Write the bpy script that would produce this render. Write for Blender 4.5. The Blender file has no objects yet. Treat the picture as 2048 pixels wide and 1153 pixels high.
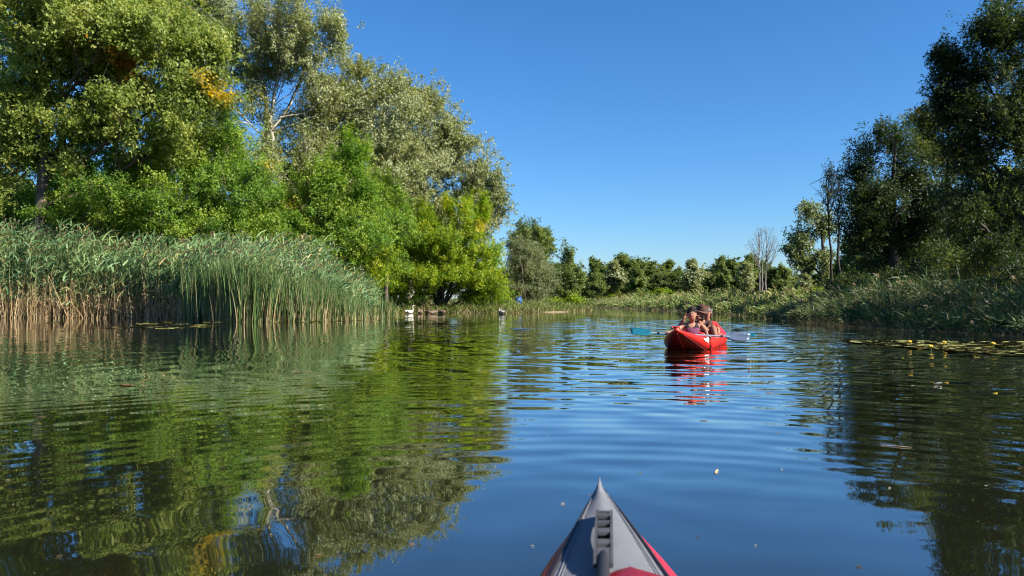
import bpy, bmesh, math, random
import numpy as np
from mathutils import Vector, Matrix, Euler

# ------------------------------------------------------------------ camera, sky, sun, exposure
S = bpy.context.scene
C = S.collection
R = math.radians
CAM_H, FPX, HOR = 0.85, 1490.0, 602.0
PITCH = math.atan((HOR - 576.5) / FPX)
cam_d = bpy.data.cameras.new('camera')
cam = bpy.data.objects.new('camera', cam_d); C.objects.link(cam)
cam.location = (0, 0, CAM_H); cam.rotation_euler = (math.pi / 2 + PITCH, 0, 0)
cam_d.sensor_width = 36.0; cam_d.lens = FPX / 2048 * 36
cam_d.clip_start = 0.05; cam_d.clip_end = 3000
cam_d.dof.use_dof = True; cam_d.dof.focus_distance = 18.0; cam_d.dof.aperture_fstop = 5.6
S.camera = cam

SUN_AZ, SUN_EL = 117.0, 34.0            # degrees clockwise from +Y, degrees above the horizon
W = bpy.data.worlds.new('World'); S.world = W; W.use_nodes = True
wn = W.node_tree.nodes; wn.clear()
sky = wn.new('ShaderNodeTexSky'); sky.sky_type = 'NISHITA'; sky.sun_disc = False
sky.sun_elevation = R(SUN_EL); sky.sun_rotation = R(SUN_AZ)
sky.air_density = 1.2; sky.dust_density = 0.5; sky.ozone_density = 10.0; sky.altitude = 700
bg = wn.new('ShaderNodeBackground'); bg.inputs['Strength'].default_value = 0.071
wo = wn.new('ShaderNodeOutputWorld')
hsv = wn.new('ShaderNodeHueSaturation'); hsv.inputs['Saturation'].default_value = 1.1
W.node_tree.links.new(sky.outputs[0], hsv.inputs['Color']); W.node_tree.links.new(hsv.outputs[0], bg.inputs[0]); W.node_tree.links.new(bg.outputs[0], wo.inputs[0])

sun_d = bpy.data.lights.new('sun', 'SUN'); sun = bpy.data.objects.new('sun', sun_d); C.objects.link(sun)
sun_d.energy = 5.0; sun_d.angle = R(0.5); sun_d.color = (1.0, 0.93, 0.82)
sdir = Vector((math.sin(R(SUN_AZ)) * math.cos(R(SUN_EL)), math.cos(R(SUN_AZ)) * math.cos(R(SUN_EL)), math.sin(R(SUN_EL))))
sun.rotation_euler = sdir.to_track_quat('Z', 'Y').to_euler(); sun.location = (40, -20, 40)

S.view_settings.view_transform = 'Standard'; S.view_settings.look = 'None'
S.view_settings.exposure = 1.3; S.view_settings.gamma = 1.0; S.view_settings.use_curve_mapping = False
S.render.engine = 'CYCLES'
S.cycles.max_bounces = 10; S.cycles.diffuse_bounces = 7; S.cycles.glossy_bounces = 3; S.cycles.transmission_bounces = 4
S.cycles.use_denoising = True; S.cycles.filter_width = 1.15
S.cycles.caustics_reflective = False; S.cycles.caustics_refractive = False

# ------------------------------------------------------------------ helpers
def P(px, py, d):
    """point of the place seen at pixel (px, py) of the 2048 px photograph at distance d ahead"""
    u, v = (px - 1024) / FPX, (576.5 - py) / FPX
    y = math.cos(PITCH) - v * math.sin(PITCH); z = math.sin(PITCH) + v * math.cos(PITCH)
    return Vector((u * d / y, d, CAM_H + z * d / y))

def tag(o, label=None, cat=None, group=None, kind=None):
    if label: o['label'] = label
    if cat: o['category'] = cat
    if group: o['group'] = group
    if kind: o['kind'] = kind
    return o

def empty(name, loc=(0, 0, 0), rz=0.0):
    o = bpy.data.objects.new(name, None); C.objects.link(o)
    o.location = loc; o.rotation_euler = (0, 0, rz); o.empty_display_size = 0.3
    return o

def link(name, me, parent=None, loc=None):
    o = bpy.data.objects.new(name, me); C.objects.link(o)
    if parent: o.parent = parent
    if loc is not None: o.location = loc
    return o

def npmesh(name, V, F, mats, col=None, smooth=False, midx=None):
    """mesh from an (n,3) array and an (m,3|4) face array, with an optional per-vertex colour"""
    V = np.asarray(V, np.float32); F = np.asarray(F, np.int32)
    me = bpy.data.meshes.new(name)
    k = F.shape[1]
    me.vertices.add(len(V)); me.vertices.foreach_set('co', V.ravel())
    me.loops.add(F.size); me.loops.foreach_set('vertex_index', F.ravel())
    me.polygons.add(len(F))
    me.polygons.foreach_set('loop_start', np.arange(0, F.size, k, dtype=np.int32))
    if smooth: me.polygons.foreach_set('use_smooth', np.ones(len(F), bool))
    for m in (mats if isinstance(mats, (list, tuple)) else [mats]): me.materials.append(m)
    if midx is not None: me.polygons.foreach_set('material_index', np.asarray(midx, np.int32))
    if col is not None:
        a = me.color_attributes.new('Col', 'FLOAT_COLOR', 'POINT')
        c4 = np.ones((len(V), 4), np.float32); c4[:, :3] = col
        a.data.foreach_set('color', c4.ravel())
    me.update(calc_edges=True)
    return me

def bm_mesh(name, bm, mats, smooth=True):
    me = bpy.data.meshes.new(name)
    bmesh.ops.recalc_face_normals(bm, faces=bm.faces)
    bm.to_mesh(me); bm.free()
    for m in (mats if isinstance(mats, (list, tuple)) else [mats]): me.materials.append(m)
    if smooth:
        for p in me.polygons: p.use_smooth = True
    return me

def norm(a):
    return a / np.maximum(np.linalg.norm(a, axis=-1, keepdims=True), 1e-9)

def tubes(paths, sides=5):
    """list of (points (k,3), radii (k,)) -> verts, quads"""
    VV, FF, off = [], [], 0
    ang = np.linspace(0, 2 * np.pi, sides, endpoint=False)
    for pts, rad in paths:
        pts = np.asarray(pts, float); rad = np.asarray(rad, float); k = len(pts)
        t = np.gradient(pts, axis=0); t = norm(t)
        ref = np.where(np.abs(t[:, 2:3]) > .9, np.array([[1., 0, 0]]), np.array([[0, 0, 1.]]))
        a = norm(np.cross(t, ref)); b = np.cross(t, a)
        ring = pts[:, None] + rad[:, None, None] * (np.cos(ang)[None, :, None] * a[:, None] + np.sin(ang)[None, :, None] * b[:, None])
        VV.append(ring.reshape(-1, 3))
        i = np.arange(k - 1)[:, None] * sides; j = np.arange(sides)[None]; j2 = (j + 1) % sides
        FF.append((np.stack([i + j, i + j2, i + sides + j2, i + sides + j], -1) + off).reshape(-1, 4))
        off += k * sides
    return np.concatenate(VV), np.concatenate(FF)

def tube_obj(name, paths, mat, parent=None, sides=8, smooth=True):
    V, F = tubes(paths, sides)
    return link(name, npmesh(name, V, F, mat, smooth=smooth), parent)

def vnoise(p, s, seed=0):
    """cheap smooth value noise on (n,k) points"""
    rr = np.random.RandomState(seed); out = np.zeros(len(p))
    for i in range(5):
        k = rr.normal(0, 1, p.shape[1]) / s * (1 + .35 * i); out += np.sin(p @ k + rr.uniform(0, 6.28))
    return out / 2.6

# ------------------------------------------------------------------ materials
def mat(name, col=(.5, .5, .5), rough=.6, spec=.5, metal=0., noise=None, bump=None, coat=0.):
    m = bpy.data.materials.new(name); m.use_nodes = True
    nt = m.node_tree; b = nt.nodes['Principled BSDF']
    b.inputs['Base Color'].default_value = (*col, 1); b.inputs['Roughness'].default_value = rough
    b.inputs['Specular IOR Level'].default_value = spec; b.inputs['Metallic'].default_value = metal
    b.inputs['Coat Weight'].default_value = coat
    tc = nt.nodes.new('ShaderNodeTexCoord')
    if noise:
        sc, amt = noise
        n = nt.nodes.new('ShaderNodeTexNoise'); n.inputs['Scale'].default_value = sc; n.inputs['Detail'].default_value = 5
        r = nt.nodes.new('ShaderNodeMapRange'); r.inputs['From Min'].default_value = .3; r.inputs['From Max'].default_value = .7
        r.inputs['To Min'].default_value = 1 - amt; r.inputs['To Max'].default_value = 1 + amt
        h = nt.nodes.new('ShaderNodeVectorMath'); h.operation = 'SCALE'; h.inputs[0].default_value = col
        nt.links.new(tc.outputs['Object'], n.inputs['Vector']); nt.links.new(n.outputs['Fac'], r.inputs['Value'])
        nt.links.new(r.outputs[0], h.inputs['Scale']); nt.links.new(h.outputs[0], b.inputs['Base Color'])
    if bump:
        sc, dist = bump
        n = nt.nodes.new('ShaderNodeTexNoise'); n.inputs['Scale'].default_value = sc; n.inputs['Detail'].default_value = 4
        bp = nt.nodes.new('ShaderNodeBump'); bp.inputs['Distance'].default_value = dist; bp.inputs['Strength'].default_value = 1
        nt.links.new(tc.outputs['Object'], n.inputs['Vector']); nt.links.new(n.outputs['Fac'], bp.inputs['Height'])
        nt.links.new(bp.outputs[0], b.inputs['Normal'])
    return m

def leaf_mat(name, trans=.35, rough=.45, spec=.4, under=None):
    """leaf blades: the Col attribute is the blade's own colour; light passes through; pale undersides on request"""
    m = bpy.data.materials.new(name); m.use_nodes = True
    nt = m.node_tree; N = nt.nodes; L = nt.links
    b = N['Principled BSDF']; out = N['Material Output']
    at = N.new('ShaderNodeAttribute'); at.attribute_name = 'Col'
    col = at.outputs['Color']
    if under:
        g = N.new('ShaderNodeNewGeometry'); mx = N.new('ShaderNodeMix'); mx.data_type = 'RGBA'
        L.new(g.outputs['Backfacing'], mx.inputs['Factor']); L.new(col, mx.inputs['A']); mx.inputs['B'].default_value = (*under, 1)
        col = mx.outputs['Result']
    L.new(col, b.inputs['Base Color']); b.inputs['Roughness'].default_value = rough; b.inputs['Specular IOR Level'].default_value = spec
    tr = N.new('ShaderNodeBsdfTranslucent')
    hs = N.new('ShaderNodeHueSaturation'); hs.inputs['Hue'].default_value = .497; hs.inputs['Saturation'].default_value = 1.1
    hs.inputs['Value'].default_value = 1.4
    L.new(at.outputs['Color'], hs.inputs['Color']); L.new(hs.outputs[0], tr.inputs['Color'])
    ms = N.new('ShaderNodeMixShader'); ms.inputs[0].default_value = trans
    L.new(b.outputs[0], ms.inputs[1]); L.new(tr.outputs[0], ms.inputs[2]); L.new(ms.outputs[0], out.inputs['Surface'])
    return m

M = {}
M['leaf'] = leaf_mat('leaf_blade', .50, .5, .35)
M['poplar'] = leaf_mat('poplar_leaf', .34, .45, .4, under=(.26, .285, .14))
M['reed'] = leaf_mat('reed_blade', .25, .5, .35)
M['bark'] = mat('brown_bark', (.11, .085, .065), .9, .2, noise=(6, .5), bump=(14, .03))
M['bark_pale'] = mat('pale_bark', (.30, .28, .24), .85, .2, noise=(4, .45), bump=(10, .02))
M['bark_dark'] = mat('dark_bark', (.045, .038, .03), .9, .2, noise=(6, .5), bump=(14, .03))
M['bark_dead'] = mat('dead_wood', (.20, .18, .155), .9, .2, noise=(5, .4))
M['red'] = mat('red_pvc', (.55, .018, .010), .38, .5, noise=(3, .12), bump=(7, .012))
M['red_in'] = mat('red_pvc_inside', (.42, .02, .018), .5, .5, bump=(9, .006))
M['seam'] = mat('dark_red_seam', (.13, .008, .008), .5)
M['white'] = mat('white_print', (.8, .8, .78), .5)
M['skin'] = mat('skin', (.31, .145, .085), .55, .35, noise=(30, .08))
M['skin2'] = mat('tanned_skin', (.27, .122, .07), .55, .35, noise=(30, .08))
M['lip'] = mat('lips', (.30, .09, .075), .5)
M['eye'] = mat('dark_eye', (.02, .014, .012), .25)
M['hair'] = mat('dark_hair', (.022, .013, .010), .55, .4, noise=(60, .5), bump=(60, .01))
M['hair2'] = mat('brown_hair', (.085, .042, .024), .6, .4, noise=(60, .5), bump=(60, .01))
M['purple'] = mat('purple_fabric', (.17, .045, .10), .75, .3, noise=(25, .25), bump=(25, .006))
M['black'] = mat('black_fabric', (.014, .013, .015), .75, .3, noise=(25, .3))
M['brown_shirt'] = mat('brown_fabric', (.060, .030, .026), .85, .2, noise=(20, .25), bump=(18, .008))
M['hat'] = mat('brown_felt', (.085, .040, .030), .85, .2, noise=(18, .3))
M['hatband'] = mat('pale_hat_edge', (.40, .19, .14), .8)
M['red_shirt'] = mat('red_vest_fabric', (.45, .016, .020), .75, .3, noise=(20, .2), bump=(18, .008))
M['grey_cap'] = mat('grey_band', (.13, .14, .145), .6)
M['teal'] = mat('teal_blade', (.006, .10, .145), .35, .5, noise=(9, .2))
M['grey_teal'] = mat('pale_teal_blade', (.085, .115, .175), .35, .5, noise=(9, .15))
M['alu'] = mat('shaft_alloy', (.45, .46, .50), .35, .5, metal=.6)
M['blackplastic'] = mat('black_plastic', (.02, .02, .022), .45)
M['deck'] = mat('grey_deck_fabric', (.29, .305, .335), .62, .4, noise=(7, .10), bump=(16, .004))
M['seam_grey'] = mat('grey_stitching', (.20, .205, .22), .8)
M['slot'] = mat('slot_shade_black', (.004, .004, .005), .95, .05)  # near-black for the shade painted inside the handle slots
M['hull_red'] = mat('red_hull_skin', (.56, .018, .036), .38, .5, noise=(5, .08))
M['trim'] = mat('black_trim', (.018, .017, .02), .55, noise=(12, .3))
M['rubber'] = mat('grey_black_rubber', (.050, .052, .058), .7, .25, noise=(20, .25))
M['guard'] = mat('glossy_red_fabric', (.40, .006, .022), .3, .6, noise=(6, .1))
M['feather'] = mat('white_feathers', (.52, .50, .46), .8, .2, noise=(8, .08))
M['cygnet'] = mat('grey_brown_feathers', (.20, .135, .10), .85, .2, noise=(8, .25))
M['beak'] = mat('orange_beak', (.55, .16, .04), .5)
M['darkbeak'] = mat('dark_beak', (.05, .04, .04), .5)
M['blue'] = mat('blue_plastic', (.012, .07, .36), .45, noise=(4, .1))
M['petal'] = mat('yellow_petal', (.80, .48, .02), .5)
M['stalk'] = mat('green_stalk', (.07, .11, .03), .6)
M['tan'] = mat('tan_driftwood', (.48, .34, .20), .8, noise=(30, .3))
M['dryleaf'] = mat('brown_floating_leaf', (.30, .14, .06), .7, noise=(20, .3))
M['orangeleaf'] = mat('orange_floating_leaf', (.55, .17, .04), .7, noise=(20, .3))

def pad_mat():
    m = mat('lily_pad_leaf', (.36, .36, .08), .4, .5)
    nt = m.node_tree; b = nt.nodes['Principled BSDF']
    oi = nt.nodes.new('ShaderNodeObjectInfo'); rp = nt.nodes.new('ShaderNodeValToRGB')
    e = rp.color_ramp.elements
    e[0].position = 0; e[0].color = (.34, .36, .09, 1); e[1].position = 1; e[1].color = (.62, .50, .16, 1)
    x = e.new(.35); x.color = (.52, .51, .17, 1); x = e.new(.75); x.color = (.66, .62, .26, 1)
    nt.links.new(oi.outputs['Random'], rp.inputs[0]); nt.links.new(rp.outputs[0], b.inputs['Base Color'])
    return m
M['pad'] = pad_mat()

def ground_mat():
    m = mat('bank_soil_and_grass', (.1, .09, .05), .95, .2)
    nt = m.node_tree; b = nt.nodes['Principled BSDF']; tc = nt.nodes.new('ShaderNodeTexCoord')
    n = nt.nodes.new('ShaderNodeTexNoise'); n.inputs['Scale'].default_value = .35; n.inputs['Detail'].default_value = 8
    n2 = nt.nodes.new('ShaderNodeTexNoise'); n2.inputs['Scale'].default_value = 6; n2.inputs['Detail'].default_value = 6
    ad = nt.nodes.new('ShaderNodeMath'); ad.operation = 'MULTIPLY_ADD'; ad.inputs[1].default_value = .4
    rp = nt.nodes.new('ShaderNodeValToRGB'); e = rp.color_ramp.elements
    e[0].position = .5; e[0].color = (.035, .05, .018, 1); e[1].position = .85; e[1].color = (.16, .12, .07, 1)
    x = e.new(.68); x.color = (.07, .085, .025, 1)
    bp = nt.nodes.new('ShaderNodeBump'); bp.inputs['Distance'].default_value = .08
    L = nt.links
    L.new(tc.outputs['Object'], n.inputs['Vector']); L.new(tc.outputs['Object'], n2.inputs['Vector'])
    L.new(n2.outputs[0], ad.inputs[0]); L.new(n.outputs[0], ad.inputs[2]); L.new(ad.outputs[0], rp.inputs[0])
    L.new(rp.outputs[0], b.inputs['Base Color']); L.new(n2.outputs[0], bp.inputs['Height']); L.new(bp.outputs[0], b.inputs['Normal'])
    return m
M['ground'] = ground_mat()
M['sand'] = mat('pale_sand', (.27, .20, .13), .95, .2, noise=(3, .25), bump=(20, .02))

KAYAK_C = (3.45, 13.9)
def water_mat():
    m = bpy.data.materials.new('river_water'); m.use_nodes = True
    nt = m.node_tree; N = nt.nodes; L = nt.links
    b = N['Principled BSDF']
    b.inputs['Base Color'].default_value = (.011, .013, .006, 1); b.inputs['Roughness'].default_value = .02
    b.inputs['IOR'].default_value = 1.55; b.inputs['Coat Weight'].default_value = 1.0; b.inputs['Coat IOR'].default_value = 1.5; b.inputs['Coat Roughness'].default_value = .02; b.inputs['Specular IOR Level'].default_value = .5
    tc = N.new('ShaderNodeTexCoord')
    def math_(op, a, c=None, clamp=False):
        n = N.new('ShaderNodeMath'); n.operation = op; n.use_clamp = clamp
        for i, v in enumerate((a, c)):
            if v is None: continue
            if isinstance(v, (int, float)): n.inputs[i].default_value = v
            else: L.new(v, n.inputs[i])
        return n.outputs[0]
    def noise(scale, sx, sy, detail=2, rot=0.):
        mp = N.new('ShaderNodeMapping'); mp.inputs['Scale'].default_value = (sx, sy, 1); mp.inputs['Rotation'].default_value = (0, 0, rot)
        L.new(tc.outputs['Object'], mp.inputs['Vector'])
        n = N.new('ShaderNodeTexNoise'); n.inputs['Scale'].default_value = scale; n.inputs['Detail'].default_value = detail
        L.new(mp.outputs[0], n.inputs['Vector']); return n.outputs['Fac']
    def dist(cx, cy):
        v = N.new('ShaderNodeVectorMath'); v.operation = 'DISTANCE'; v.inputs[1].default_value = (cx, cy, 0)
        L.new(tc.outputs['Object'], v.inputs[0]); return v.outputs['Value']
    def smooth(x, a, c):
        r = N.new('ShaderNodeMapRange'); r.interpolation_type = 'SMOOTHSTEP'
        L.new(x, r.inputs['Value']); r.inputs['From Min'].default_value = a; r.inputs['From Max'].default_value = c; return r.outputs[0]
    def vec(x, y):
        c = N.new('ShaderNodeCombineXYZ')
        for i, v in enumerate((x, y)):
            if isinstance(v, (int, float)): c.inputs[i].default_value = v
            else: L.new(v, c.inputs[i])
        return c.outputs[0]
    def vadd(a, c):
        v = N.new('ShaderNodeVectorMath'); v.operation = 'ADD'; L.new(a, v.inputs[0]); L.new(c, v.inputs[1]); return v.outputs[0]
    def vscale(a, f):
        v = N.new('ShaderNodeVectorMath'); v.operation = 'SCALE'; L.new(a, v.inputs[0])
        if isinstance(f, (int, float)): v.inputs['Scale'].default_value = f
        else: L.new(f, v.inputs['Scale'])
        return v.outputs[0]
    calm = noise(.16, .7, 1.3, 2)
    near = smooth(calm, .42, .62)
    warp = math_('SUBTRACT', noise(.5, 1, 1, 1), .5)
    warp2 = math_('SUBTRACT', noise(1.9, 1, 1, 1), .5)
    def slope(scale, sx, sy, det, rot, ax, ay):
        nx = math_('MULTIPLY', math_('SUBTRACT', noise(scale, sx * 1.3, sy * .8, det, rot + .5), .5), ax)
        ny = math_('MULTIPLY', math_('SUBTRACT', noise(scale, sx, sy, det, rot), .5), ay)
        return vec(nx, ny)
    def ring(cx, cy, lam, amp, r0, r1, r2, r3, w=1.0, w2=.1):
        """ripples spreading from a point: slope along the radius"""
        v = N.new('ShaderNodeVectorMath'); v.operation = 'SUBTRACT'; v.inputs[1].default_value = (cx, cy, 0); L.new(tc.outputs['Object'], v.inputs[0])
        nn = N.new('ShaderNodeVectorMath'); nn.operation = 'NORMALIZE'; L.new(v.outputs[0], nn.inputs[0])
        d = dist(cx, cy); dw = math_('ADD', math_('ADD', d, math_('MULTIPLY', warp, w)), math_('MULTIPLY', warp2, w2))
        c = math_('COSINE', math_('MULTIPLY', dw, 2 * math.pi / lam))
        env = math_('MULTIPLY', smooth(d, r0, r1), math_('SUBTRACT', 1.0, smooth(d, r2, r3)))
        return vscale(nn.outputs[0], math_('MULTIPLY', c, math_('MULTIPLY', env, amp)))
    amp = math_('ADD', math_('MULTIPLY', near, .8), .25)
    tot = vscale(slope(6, .45, 1.0, 3, 0., .04, .066), amp)
    tot = vadd(tot, vscale(slope(1.6, .5, 1.0, 2, .15, .04, .066), amp))
    tot = vadd(tot, vscale(ring(.3, 1.2, .27, .024, 1.8, 3.2, 5.5, 9.5, .6), math_('ADD', math_('MULTIPLY', near, .75), .3)))
    tot = vadd(tot, ring(KAYAK_C[0], KAYAK_C[1], .34, .016, .3, .9, 3.0, 8, 1.2, .3))
    tot = vadd(tot, ring(KAYAK_C[0] + .6, KAYAK_C[1] + 2, .6, .03, .5, 1.5, 7, 16, 2.6, .5))
    tot = vadd(tot, ring(-30, 20, .62, .007, 5, 12, 60, 80, 2.0))
    # the boat's wake: a wedge of broken chop astern and to both sides of the boat
    mp = N.new('ShaderNodeMapping'); mp.inputs['Location'].default_value = (-4.8 * .125, -22 * .05, 0); mp.inputs['Scale'].default_value = (.125, .05, 1)
    L.new(tc.outputs['Object'], mp.inputs['Vector'])
    ln = N.new('ShaderNodeVectorMath'); ln.operation = 'LENGTH'; L.new(mp.outputs[0], ln.inputs[0])
    wk = math_('SUBTRACT', 1.0, smooth(math_('ADD', ln.outputs['Value'], math_('MULTIPLY', warp, .5)), .25, 1.05))
    tot = vadd(tot, vscale(slope(3.0, .55, 1.1, 3, -.2, .28, .42), wk))
    tot = vadd(tot, vscale(slope(.9, .4, 1.2, 2, .1, .08, .22), wk))
    neg = vscale(tot, -1.0)
    up_ = N.new('ShaderNodeVectorMath'); up_.operation = 'ADD'; up_.inputs[1].default_value = (0, 0, 1); L.new(neg, up_.inputs[0])
    nm = N.new('ShaderNodeVectorMath'); nm.operation = 'NORMALIZE'; L.new(up_.outputs[0], nm.inputs[0])
    L.new(nm.outputs[0], b.inputs['Normal']); L.new(nm.outputs[0], b.inputs['Coat Normal'])
    return m
M['water'] = water_mat()

# ------------------------------------------------------------------ setting: river banks and water
POLY = np.array([(-44, -70), (-42, 5), (-35, 28), (-27, 36.2), (-24.8, 36.4), (-20, 37), (-16, 35.8), (-12.5, 32), (-10.3, 30.2), (-7.6, 32.2),
                 (-7.2, 37), (-7.6, 41), (-8.6, 46.5), (-7.6, 50.3), (-5.2, 51.2), (-0.8, 51.7), (2.8, 55.5), (6.5, 65), (6.2, 76), (0, 86), (-15, 95), (-60, 100),
                 (-60, 118), (0, 109), (7, 101), (9.8, 97), (11.6, 84), (13.9, 55), (12.6, 35), (11.6, 25.3), (12.4, 18), (13.6, 10), (16, -10), (16, -70)], float)
def poly_dist(p):
    a = POLY; b = np.roll(POLY, -1, 0)
    best = np.full(len(p), 1e9)
    ins = np.zeros(len(p), bool)
    for i in range(len(a)):
        ab = b[i] - a[i]; t = np.clip(((p - a[i]) @ ab) / (ab @ ab), 0, 1)
        best = np.minimum(best, np.linalg.norm(p - a[i] - t[:, None] * ab, axis=1))
        c = ((a[i][1] > p[:, 1]) != (b[i][1] > p[:, 1]))
        with np.errstate(divide='ignore', invalid='ignore'):
            xi = (b[i][0] - a[i][0]) * (p[:, 1] - a[i][1]) / (b[i][1] - a[i][1] + 1e-12) + a[i][0]
        ins ^= c & (p[:, 0] < xi)
    return np.where(ins, -best, best)
def ground_z(x, y):
    p = np.stack([np.atleast_1d(x), np.atleast_1d(y)], 1).astype(float)
    d = poly_dist(p)
    t = np.clip(d / 4, -1, 1)
    z = np.where(d > 0, .02 + .4 * t * t * (3 - 2 * np.abs(t)) + np.clip(d - 4, 0, 30) * .018, -.02 - .7 * np.abs(t))
    return z + np.where(d > .6, .06 * vnoise(p, 1.6, 3), 0)
xs = np.unique(np.concatenate([np.linspace(-900, -62, 18), np.arange(-60, 60, 1.0), np.linspace(62, 900, 18)]))
ys = np.unique(np.concatenate([np.linspace(-300, -22, 10), np.arange(-20, 130, 1.0), np.linspace(132, 1400, 20)]))
gx, gy = np.meshgrid(xs, ys)
gz = ground_z(gx.ravel(), gy.ravel())
ii = np.arange(len(xs) * len(ys)).reshape(len(ys), len(xs))
gf = np.stack([ii[:-1, :-1], ii[:-1, 1:], ii[1:, 1:], ii[1:, :-1]], -1).reshape(-1, 4)
g = link('ground', npmesh('ground', np.stack([gx.ravel(), gy.ravel(), gz], 1), gf, M['ground'], smooth=True)); g['kind'] = 'structure'
wx = np.linspace(-60, 60, 41); wy = np.linspace(-70, 120, 41)
ax_, ay_ = np.meshgrid(wx, wy); ii = np.arange(41 * 41).reshape(41, 41)
wf = np.stack([ii[:-1, :-1], ii[:-1, 1:], ii[1:, 1:], ii[1:, :-1]], -1).reshape(-1, 4)
w = link('water', npmesh('water', np.stack([ax_.ravel(), ay_.ravel(), 0 * ax_.ravel()], 1), wf, M['water'], smooth=True)); w['kind'] = 'structure'

# sandy landing on the spit
def sand_patch(c, rx, ry, rz):
    bm = bmesh.new(); n = 20
    rr = random.Random(5)
    top = [bm.verts.new((c[0] + rx * math.cos(a) * rr.uniform(.85, 1.1), c[1] + ry * math.sin(a) * rr.uniform(.85, 1.1), rz)) for a in [2 * math.pi * k / n for k in range(n)]]
    bot = [bm.verts.new((c[0] + (v.co.x - c[0]) * 1.7, c[1] + (v.co.y - c[1]) * 1.7, -.05)) for v in top]
    bm.faces.new(top)
    for k in range(n): bm.faces.new((top[k], top[(k + 1) % n], bot[(k + 1) % n], bot[k]))
    o = link('sand_landing', bm_mesh('sand_landing', bm, M['sand'])); o['kind'] = 'structure'
sand_patch((2.6, 56.4), 1.2, 1.2, .06)

# ------------------------------------------------------------------ trees
LEFT_FILL, RIGHT_FILL = [], []
def kmeans(p, k, rr, it=4):
    c = p[rr.choice(len(p), k, replace=False)]
    for _ in range(it):
        lab = np.argmin(((p[:, None] - c[None]) ** 2).sum(-1), 1)
        for j in range(k):
            q = p[lab == j]
            if len(q): c[j] = q.mean(0)
    return lab, c

def bez(a, b, c, n):
    t = np.linspace(0, 1, n)[:, None]
    return (1 - t) ** 2 * a + 2 * t * (1 - t) * b + t * t * c

def leaves(tips, dirs, n, size, sig, pal, rr, up=.35, out=.6, center=None, droop=.25, tipcol=None, aspect=.72):
    N = len(tips) * n
    k = np.repeat(np.arange(len(tips)), n)
    L_ = (sig * rr.uniform(1.6, 4.2, len(tips)))[k][:, None]
    u = rr.uniform(-.75, .6, (N, 1))
    pos = tips[k] + dirs[k] * u * L_ + rr.normal(0, 1, (N, 3)) * sig * .42 * (1.15 - .5 * np.abs(u))
    pos[:, 2] -= droop * (u[:, 0] + .5) ** 2 * L_[:, 0] * .5
    o = norm(pos - center) if center is not None else np.zeros((N, 3))
    nrm = norm(rr.normal(0, .62, (N, 3)) + np.array([0, 0, up]) + o * out)
    d = norm(rr.normal(0, 1, (N, 3)) + np.array([0, 0, -.5]))
    d = norm(d - (d * nrm).sum(1, keepdims=True) * nrm); s = np.cross(nrm, d)
    L = size * rr.uniform(.65, 1.3, (N, 1)); w = L * aspect * .5
    fold = nrm * w * .35
    V = np.stack([pos + s * w * 1.05 - d * L * .35, pos + d * L * .75, pos - s * w * 1.05 - d * L * rr.uniform(.1, .6, (N, 1))], 1).reshape(-1, 3)
    F = np.arange(N * 3).reshape(-1, 3)
    pal = np.asarray(pal, float)
    if tipcol is None: tipcol = rr.beta(1.6, 1.6, len(tips))
    t = np.clip(tipcol[k] + rr.normal(0, .16, N), 0, .999) * (len(pal) - 1)
    i = t.astype(int); f = (t - i)[:, None]
    col = (pal[i] * (1 - f) + pal[i + 1] * f) * rr.uniform(.82, 1.18, (N, 1))
    return V, F, np.repeat(col, 3, 0)

PAL = {
    'poplar': [(.125, .155, .030), (.19, .225, .050), (.26, .285, .070), (.34, .33, .095)],
    'maple': [(.11, .16, .030), (.19, .25, .046), (.28, .325, .07), (.40, .40, .11)],
    'green': [(.060, .135, .016), (.125, .23, .026), (.205, .31, .038), (.31, .37, .05)],
    'lime': [(.095, .19, .012), (.175, .275, .016), (.27, .345, .020), (.43, .43, .026)],
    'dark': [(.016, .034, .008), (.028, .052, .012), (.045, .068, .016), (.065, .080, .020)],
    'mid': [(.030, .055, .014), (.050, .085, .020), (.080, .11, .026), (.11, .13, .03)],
    'farmid': [(.075, .12, .026), (.12, .17, .040), (.17, .215, .052), (.22, .245, .064)],
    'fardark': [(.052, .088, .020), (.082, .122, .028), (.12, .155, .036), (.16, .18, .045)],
    'willow': [(.12, .15, .06), (.16, .19, .08), (.20, .225, .10), (.24, .25, .11)],
    'olive': [(.06, .08, .016), (.11, .125, .022), (.17, .17, .03), (.24, .18, .035)],
}

DENS = 1.85
def crown_tips(lobes, dens, rr, sub=(.26, .56), shell=.5, zmin=.5):
    """lobes: list of (centre, (rx, ry, rz)); scatter clumps in them and twig tips in the clumps"""
    T, cl = [], 0
    dens = dens * DENS
    cid = []
    for c, r in lobes:
        c = np.array(c); r = np.array(r)
        area = math.pi * r[0] * r[2]
        ns = 17
        for _ in range(ns):
            u = norm(rr.normal(0, 1, 3)) * rr.uniform(.1, 1) ** .45
            cc = c + u * r * .86; rs = r * rr.uniform(*sub) * rr.uniform(.8, 1.2, 3)
            m = max(4, int(area * dens / ns * rr.uniform(.4, 1.6)))
            v = np.clip(rr.normal(0, .52, (m, 3)), -1.5, 1.5)
            T.append(cc + v * rs); cid += [cl] * m; cl += 1
    T = np.concatenate(T); cid = np.array(cid)
    k = T[:, 2] > zmin
    return T[k], cid[k]

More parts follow.
